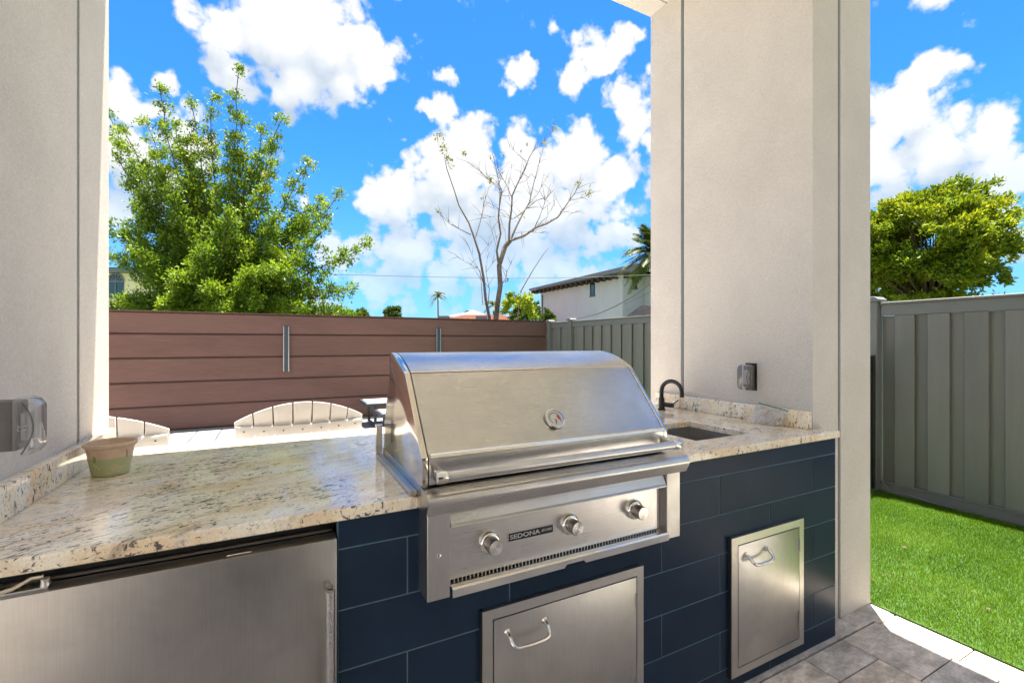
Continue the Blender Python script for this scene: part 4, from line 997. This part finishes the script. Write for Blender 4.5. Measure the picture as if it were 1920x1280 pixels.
# almost bare tree behind the middle of the fence
def bare_tree():
    T0 = 10.6; P = lambda x, y, dz=0: at(780 + x / 3.2, 220 + y / 3.2, T0 + dz)
    b = P(460, 1200); b.z = 0
    t = thing('bare_tree', b, 'nearly leafless pale tree with thin spreading branches behind the fence', 'tree')
    tr = MB(); tips = []
    br = [([(440, 1200), (418, 1090), (405, 960), (380, 820), (345, 710), (318, 635), (258, 530), (230, 440), (185, 310), (168, 222)], .075, .008, 0),
          ([(480, 1200), (492, 1100), (506, 1010), (498, 890), (535, 775), (565, 740)], .11, .07, .1),
          ([(565, 740), (650, 710), (720, 660), (780, 640), (850, 600), (885, 550), (920, 500), (955, 450), (982, 405)], .055, .006, -.3),
          ([(920, 500), (970, 490), (1030, 470)], .012, .004, -.4), ([(885, 565), (940, 572), (980, 568)], .010, .003, -.3),
          ([(565, 740), (600, 660), (640, 580), (680, 510), (705, 400), (735, 290), (765, 185)], .042, .005, .4),
          ([(557, 745), (560, 640), (572, 560), (577, 470), (610, 395), (650, 320), (680, 240), (705, 200), (780, 135), (835, 62)], .045, .004, .1),
          ([(497, 885), (484, 800), (508, 700), (494, 600), (500, 540), (515, 440), (497, 400), (488, 340), (462, 230)], .05, .005, -.2),
          ([(500, 530), (505, 430), (440, 380), (380, 320), (310, 262)], .02, .004, -.4),
          ([(575, 480), (540, 400), (500, 330), (470, 250)], .018, .004, .3), ([(665, 265), (620, 230), (560, 175)], .010, .003, 0),
          ([(590, 605), (650, 560), (720, 500), (790, 480), (830, 430)], .018, .004, .5), ([(700, 690), (740, 600), (770, 520), (772, 465)], .016, .004, -.1),
          ([(355, 725), (385, 630), (410, 510), (438, 420)], .02, .004, .2), ([(330, 705), (270, 675), (205, 640), (160, 595), (130, 560)], .018, .004, -.2),
          ([(385, 830), (430, 770), (470, 725)], .010, .003, .1), ([(405, 1000), (375, 905), (300, 870), (235, 830)], .018, .003, -.2), ([(372, 900), (345, 850), (318, 775)], .01, .003, 0),
          ([(400, 1120), (392, 1000), (385, 920)], .022, .01, .3), ([(430, 1150), (440, 1030), (420, 930), (470, 860)], .02, .004, .2), ([(420, 930), (427, 850), (425, 800)], .010, .003, .2),
          ([(508, 1010), (540, 965), (545, 930), (576, 855)], .018, .004, 0), ([(490, 800), (460, 700), (440, 620)], .012, .003, .2), ([(570, 600), (530, 560), (460, 545)], .010, .003, .1),
          ([(640, 575), (580, 610), (510, 590), (400, 605)], .012, .003, -.1), ([(560, 470), (520, 470), (500, 440)], .01, .003, 0), ([(680, 520), (730, 460), (760, 400), (795, 350)], .014, .003, .3),
          ([(575, 700), (630, 688), (700, 690), (770, 695)], .010, .003, .1), ([(560, 500), (555, 420), (575, 280)], .012, .003, .2), ([(605, 400), (660, 380), (700, 330)], .010, .003, .2),
          ([(720, 665), (780, 600), (830, 530)], .010, .003, .3), ([(540, 760), (535, 680), (510, 620)], .012, .004, .2)]
    for pts, r0, r1, dz in br:
        n = len(pts); q = [P(x, y, dz * k / max(1, n - 1)) for k, (x, y) in enumerate(pts)]
        if pts[0][1] >= 1200: g = Vector(q[0]); g.z = 0; q = [g] + q; n += 1
        r0 *= .62; r1 *= .8
        tr.tube(q, [r0 + (r1 - r0) * (k / (n - 1)) ** .8 for k in range(n)], 8 if r0 > .03 else 5)
        tips.append((q[-1], (q[-1] - q[-2]).normalized()))
        if r0 < .035:
            for k in range(2, n):
                for _ in range(3):
                    d = (q[k] - q[k - 1]).normalized(); a = Vector((R.gauss(0, .8), R.gauss(0, .8), R.gauss(.3, .5))); e = q[k - 1].lerp(q[k], R.random()); f = e + (d + a).normalized() * R.uniform(.15, .5)
                    tr.tube([e, e.lerp(f, .5) + Vector((R.uniform(-.02, .02), 0, .02)), f], [.006, .004, .002], 4, False)
    tr.obj('trunk', 'bark', t, fix=False)
    lc = [(P(140, 110), .12, 40), (P(165, 170), .13, 50), (P(190, 240), .1, 30), (P(205, 290), .07, 10), (P(285, 215), .06, 18), (P(445, 375), .08, 26), (P(835, 60), .05, 12), (P(665, 155), .03, 6), (P(622, 225), .04, 8), (P(980, 400), .06, 14), (P(1032, 450), .09, 30),
          (P(140, 562), .07, 12), (P(405, 470), .05, 6), (P(775, 145), .06, 10), (P(515, 325), .04, 5), (P(640, 580), .04, 5), (P(545, 970), .04, 6), (P(450, 230), .05, 5), (P(515, 222), .04, 5)]
    V = np.concatenate([leaves([c], [(0, 0, -.3)], n, [s_], .05, .10, .4, updir=-.3) for c, s_, n in lc])
    tag(facemesh('leaves', V, quads(V), 'leaf_dry', t), kind='stuff')
bare_tree()
# loose long twig
lt0 = thing('leaning_twig', at(975, 590, 10.2), 'single bare leaning twig above the lime green shrub', 'sapling')
MB().tube([at(965, 640, 10.2).lerp(at(965, 640, 10.2), 0) * 1, at(977, 545, 10.2), at(1000, 505, 10.2), at(1020, 475, 10.2), at(1030, 463, 10.2)], [.02, .013, .010, .006, .003], 6).obj('stem', 'bark', lt0)

def blob_tree(name, label, px, py, T, rpx, rpy, m, nclump, nleaf, L0, L1, group=None, ground=0, cat='tree', trunk_m='bark_dark', seed=1, flat=.8, clump=.2, wr=.42, lift=0):
    rn = random.Random(seed); c = at(px, py, T); rx, rzz = rpx / FP * T, rpy / FP * T
    base = Vector((c.x, c.y, ground)); t = thing(name, base, label, cat, group)
    tr = MB(); fork = Vector((c.x, c.y, max(ground + .1, c.z - rzz * .9)))
    if cat != 'shrub': tr.tube([base, fork], [rx * .07 + .02, rx * .05 + .015], 8)
    cs, ds, sp = [], [], []
    for k in range(nclump):
        while True:
            d = Vector((rn.gauss(0, 1), rn.gauss(0, 1), rn.gauss(0, 1))).normalized()
            rr_ = rn.uniform(.35, 1.0) ** .6
            if d.z > (-.95 if cat == 'tree' else -.55): break
        e = c + Vector((d.x * rx, d.y * rx, d.z * rzz)) * rr_ * rn.uniform(.82, 1.1)
        if e.z < ground + .05: e.z = ground + .05 + rn.random() * .2
        if k % 3 == 0 and cat != 'shrub': tr.tube(limb(fork, e, .05, 5, .06, rn), [rx * .022 * (1 - q / 5) + .006 for q in range(6)], 5, False)
        for q in range(7):
            o = Vector((rn.gauss(0, 1), rn.gauss(0, 1), rn.gauss(0, flat))) * rx * clump
            cs.append(e + o * .6); ds.append((d + Vector((0, 0, .3))).normalized()); sp.append(rx * clump * .45)
    V = leaves(cs, ds, nleaf, sp, L0, L1, wr)
    if tr.v: tr.obj('trunk', trunk_m, t, fix=False)
    tag(facemesh('crown', V, quads(V), m, t), kind='stuff'); return t
rt = blob_tree('rounded_tree', 'rounded yellow-green tree beyond the grey fence by the lawn', 1738, 466, 14.5, 118, 120, 'leaf_b', 230, 62, .08, .17, ground=0, seed=3, clump=.17, flat=.4)
blob_tree('lime_shrub', 'lime green leafy shrub behind the fence beside the bare tree', 972, 582, 10.4, 30, 34, 'leaf_lime', 20, 9, .06, .13, cat='shrub', seed=4, clump=.25)
blob_tree('small_tree', 'small dark tree far off over the orange roofs, nearest the leafy tree', 680, 590, 60, 10, 9, 'leaf_far', 14, 14, .3, .6, seed=5, group='small far trees')
blob_tree('small_tree', 'small dark tree far off, left of the distant palm', 738, 588, 60, 13, 11, 'leaf_far', 16, 12, .3, .6, seed=6, group='small far trees')
blob_tree('dark_bush', 'dark bush behind the lime shrub near the white house', 1030, 600, 22, 14, 14, 'leaf_far', 18, 14, .12, .22, seed=7, cat='shrub')
blob_tree('dark_bush', 'dark bushy growth behind the bare tree trunk', 985, 590, 26, 32, 20, 'leaf_far', 26, 14, .15, .3, seed=8, cat='shrub')
blob_tree('dark_bush', 'low bush peeping over the fence beside the big leafy tree', 655, 596, 20, 22, 12, 'leaf_a', 18, 12, .1, .2, seed=9, cat='shrub')

def palm(name, label, px, py, T, rpx, nf, droop, m, group=None, seed=1, lw=1.0, thick=.12):
    rn = random.Random(seed); c = at(px, py, T); r = rpx / FP * T; base = Vector((c.x, c.y, 0))
    t = thing(name, base, label, 'palm tree', group)
    MB().tube([base, base.lerp(c, .5) + Vector((.1, .1, 0)), c], [thick * 1.3, thick, thick * .8], 8).obj('trunk', 'bark', t)
    V = []
    for k in range(nf):
        a = 2 * PI * k / nf + rn.uniform(-.2, .2); el = rn.uniform(-.35, 1.2); d = Vector((math.cos(a) * math.cos(el), math.sin(a) * math.cos(el), math.sin(el)))
        L = r * rn.uniform(.85, 1.1); pts = []
        for q in range(13):
            f = q / 12; pts.append(c + d * L * f + Vector((0, 0, -droop * L * f * f * (1.1 - .3 * math.sin(el)))))
        for q in range(12):
            p0, p1 = pts[q], pts[q + 1]; tn = (p1 - p0).normalized(); sd = tn.cross(Vector((0, 0, 1))); sd = sd.normalized() if sd.length > .01 else Vector((1, 0, 0))
            V += [p0 - sd * .01 * r, p0 + sd * .01 * r, p1 + sd * .008 * r, p1 - sd * .008 * r]
            ll = L * (.24 * math.sin(PI * min(1, (q + 1.5) / 13)) + .05) * lw
            for s_ in (-1, 1):
                for h in (0, .33, .66):
                    p = p0.lerp(p1, h); e = p + (sd * s_ * .8 + tn * .75 + Vector((0, 0, -.30 + rn.uniform(-.1, .25)))).normalized() * ll * rn.uniform(.85, 1.1)
                    w_ = tn * L * .016
                    V += [p - w_, p + w_, e + w_ * .2, e - w_ * .2]
    V = np.array([tuple(v) for v in V]); tag(facemesh('fronds', V, quads(V), m, t), kind='stuff')
palm('palm_tree', 'small distant coconut palm standing over the orange roof', 821, 556, 70, 24, 16, .75, 'leaf_palm', 'distant palms', 1)
palm('palm_tree', 'dark distant palm right behind the bare tree trunks', 925, 572, 66, 27, 16, .6, 'leaf_palm', 'distant palms', 2)
palm('date_palm', 'large date palm with stiff fronds beside the white house and the pillar', 1234, 474, 24, 82, 84, .42, 'leaf_date', None, 3, .8, .25)

# ------------------------------------------------------------------ neighbouring houses
def white_house():
    X, Ya, Yb = 20.3, 23.6, 34.2; Ze = 5.9
    t = thing('white_house', (X + 5, 29, 0), 'two-storey white stucco house with dark tiled roof and rafter tails', 'house')
    MB().box(X, X + 11, Ya, Yb, 0, Ze - .1).obj('wall', 'house_white', t)
    MB().box(X + 1.9, X + 11, Ya - 2.5, Ya - .01, 0, Ze - .1).obj('wall', 'house_white', t)
    o = .75
    rf = MB(); x0, x1, y0, y1 = X - o, X + 11 + o, Ya - 2.5 - o, Yb + o; ze = Ze + .12; rise = 1.7; run = (x1 - x0) / 2
    ridge = [( (x0 + x1) / 2, y0 + run, ze + rise), ((x0 + x1) / 2, y1 - run, ze + rise)]
    # hipped roof with an inset corner over the entrance side
    xi, yi = X + 1.35 - o, Ya - o
    pts = [(x0, yi, ze), (x0, y1, ze), (x1, y1, ze), (x1, y0, ze), (xi, y0, ze), (xi, yi, ze), ridge[0], ridge[1]]
    rf.poly(pts, [(0, 1, 7, 6), (1, 2, 7), (2, 3, 6, 7), (3, 4, 6), (4, 5, 6), (5, 0, 6)])
    ro = rf.obj('roof', 'roof_dark', t, fix=False)
    fa_ = MB().box(x0, x0 + .1, yi, y1, ze - .16, ze - .002).box(x0, xi, yi - .1, yi - .002, ze - .16, ze - .002).box(xi, xi + .1, y0, yi - .1, ze - .16, ze - .002)
    fa_.obj('gutter', 'roof_white', ro)
    MB().box(x0 + .1, X + 11, yi, y1, ze - .20, ze - .17).obj('soffit', 'trim', ro)
    for k in range(17):
        y = Yb + .4 - k * .66; MB().box(x0 + .14, X, y, y + .2, ze - .44, ze - .21).obj('rafter_tail', 'soffit_dark', ro)
    for k in range(2): MB().box(X + .1 + .6 * k, X + .3 + .6 * k, yi + .05, Ya, ze - .44, ze - .21).obj('rafter_tail', 'soffit_dark', ro)
    for (y, z, wd, hh) in ((26.85, 4.45, .45, .95),):
        p = up_on_x(1111, 541, X); wn = MB().box(X - .03, X - .002, p.y - .28, p.y + .28, p.z - .48, p.z + .48).obj('window', 'wframe', t)
        MB().box(X - .04, X - .0305, p.y - .22, p.y + .10, p.z - .42, p.z + .42).obj('pane', 'window', wn)
        MB().box(X - .05, X - .001, p.y - .34, p.y + .34, p.z - .60, p.z - .49).obj('sill', 'trim', wn)
        MB().box(X - .04, X - .001, p.y - .34, p.y + .34, p.z + .49, p.z + .60).obj('lintel', 'trim', wn)
    p = up_on_y(1190, 529, Ya); wn = MB().box(p.x - .20, p.x + .20, Ya - .03, Ya - .002, p.z - .40, p.z + .40).obj('window', 'wframe', t)
    MB().box(p.x - .16, p.x + .16, Ya - .04, Ya - .0305, p.z - .34, p.z + .34).obj('pane', 'window', wn)
    MB().box(p.x - .24, p.x + .24, Ya - .06, Ya - .001, p.z - .50, p.z - .41).obj('sill', 'trim', wn)
    MB().tube([(X - .06, Yb - .35, 0), (X - .06, Yb - .35, 5.4)], .05, 8).obj('downpipe', 'trim', t)
    # low entrance roof
    q = up_on_y(1152, 596, Ya - 1.6); zl = q.z
    lr = MB(); a0, a1, b0, b1 = q.x, q.x + 4.5, Ya - 2.8 - 1.4, Ya - 2.52; ap = ((a0 + a1) / 2, b1 - .1, zl + .9)
    lr.poly([(a0, b0, zl), (a1, b0, zl), (a1, b1, zl), (a0, b1, zl), (a0 + 1.3, b1, zl + .75), (a1 - 1.3, b1, zl + .75)], [(0, 1, 5, 4), (0, 4, 3), (1, 2, 5), (0, 3, 2, 1)])
    l_ = lr.obj('entrance_roof', 'roof_dark', t, fix=False)
    MB().box(a0 - .05, a1, b0 - .08, b0 - .002, zl - .14, zl).box(a0 - .05, a0 - .002, b0, b1, zl - .14, zl).obj('gutter', 'trim', l_)
    MB().box(a0 + .3, a1, b0 + .3, b1, 0, zl - .02).obj('entrance_wall', 'house_white', t)
def up_on_x(px, py, X): r = ray(px, py); return Vector((0, 0, HC)) + r * (X / r.x)
def up_on_y(px, py, Y): r = ray(px, py); return Vector((0, 0, HC)) + r * (Y / r.y)
white_house()

def hip_house(name, label, pl, pr, T, yr, eave_drop, m, vents=(), group=None, inset_=.2):
    a = at(pl, 640, T); b = at(pr, 640, T); d = Vector((b.x - a.x, b.y - a.y, 0)); L = d.length; ang = math.atan2(d.y, d.x)
    zr = HC + (642.1 - yr) / FP * T; ze = zr - eave_drop
    t = thing(name, (a.x, a.y, 0), label, 'house', group); t.rotation_euler = (0, 0, ang)
    Wd = 9.; i = Wd / 2 * .9
    MB().box(.5, L - .5, .5, Wd - .5, 0, ze - .02).obj('wall', 'house_white', None).parent = t
    r = MB().poly([(0, 0, ze), (L, 0, ze), (L, Wd, ze), (0, Wd, ze), (i, Wd / 2, zr), (L - i, Wd / 2, zr)], [(0, 1, 5, 4), (1, 2, 5), (2, 3, 4, 5), (3, 0, 4), (3, 2, 1, 0)]).obj('roof', m, None); r.parent = t
    for u in vents:
        z = ze + (zr - ze) * .62; MB().box(u * L, u * L + .8, Wd * .31 - .5, Wd * .31, z, z + .22).obj('roof_vent', 'roof_white', None).parent = r
    return t
hip_house('orange_roofed_house', 'low house with wide terracotta orange roof behind the fence', 742, 1050, 30, 582, 1.15, 'roof_orange', (.22, .47))
hip_house('orange_roofed_house', 'lower orange roof beside the leafy tree, left of the wide one', 600, 752, 38, 589.5, 1.1, 'roof_orange')
hip_house('pale_roofed_house', 'pale flat looking roof rising behind the orange roof', 832, 925, 62, 577, 1.2, 'roof_white')
def yellow_house():
    T = 24; a = at(150, 640, T); b = at(264, 640, T); d = b - a; ang = math.atan2(d.y, d.x); L = Vector((d.x, d.y, 0)).length
    z = lambda y: HC + (642.1 - y) / FP * T
    t = thing('yellow_house', (a.x, a.y, 0), 'pale yellow house with arched window half hidden by the leafy tree', 'house'); t.rotation_euler = (0, 0, ang)
    def P_(mb, n_, m_, pa=None): o = mb.obj(n_, m_, None); o.parent = pa or t; return o
    P_(MB().box(0, L, 0, 6, 0, z(512)), 'wall', 'house_yellow')
    P_(MB().box(-.3, L + .1, -.3, 6.3, z(511.5), z(504)), 'cornice', 'roof_white')
    P_(MB().poly([(-.4, -.4, z(503.5)), (L + .2, -.4, z(503.5)), (L + .2, 6.4, z(503.5)), (-.4, 6.4, z(503.5)), (1, 3, z(484)), (L - .8, 3, z(484))], [(0, 1, 5, 4), (1, 2, 5), (2, 3, 4, 5), (3, 0, 4), (3, 2, 1, 0)]), 'roof', 'roof_white')
    cx_ = (218 - 150) / 114 * L; zc = z(528); wr_ = .42
    pts = [(cx_ + wr_ * math.cos(PI * k / 14), -.03, zc + wr_ * math.sin(PI * k / 14)) for k in range(15)] + [(cx_ - wr_, -.03, z(560)), (cx_ + wr_, -.03, z(560))]
    wn = P_(MB().poly(pts, [tuple(range(17))]), 'window', 'window')
    tr = MB(); tr.tube([(p[0], -.05, p[2]) for p in pts[:15]], .04, 5)
    for k in range(1, 6):
        an = PI * k / 6; tr.tube([(cx_, -.05, zc), (cx_ + wr_ * math.cos(an), -.05, zc + wr_ * math.sin(an))], .02, 4)
    tr.box(cx_ - wr_, cx_ + wr_, -.07, -.035, zc - .03, zc + .03); tr.box(cx_ - .02, cx_ + .02, -.07, -.035, z(560), zc)
    P_(tr, 'frame', 'roof_white', wn)
yellow_house()

# wires
def wire(label, pts, r):
    q = [at(*p) for p in pts]; s_ = []
    tag(MB().tube(q, r, 5).obj('overhead_wire', 'cable'), label, 'wire', 'overhead wires')
wire('thin straight overhead wire crossing behind the bare tree', [(200, 505, 19.5), (420, 510, 19), (650, 515, 18.8), (800, 519, 18.7), (960, 521.5, 18.6), (1100, 520, 18.5), (1172, 517, 18.4), (1300, 512, 18.3)], .011)
wire('thick drooping cable in front of the white house', [(1060, 600, 17), (1090, 596, 17), (1122, 588, 16.8), (1150, 576, 16.5), (1180, 560, 16.2), (1205, 543, 16), (1232, 522, 15.8), (1300, 470, 15.5)], .016)
wire('thin second cable below the drooping one before the white house', [(1170, 571, 16.4), (1195, 560, 16.2), (1225, 544, 16), (1300, 500, 15.7)], .006)
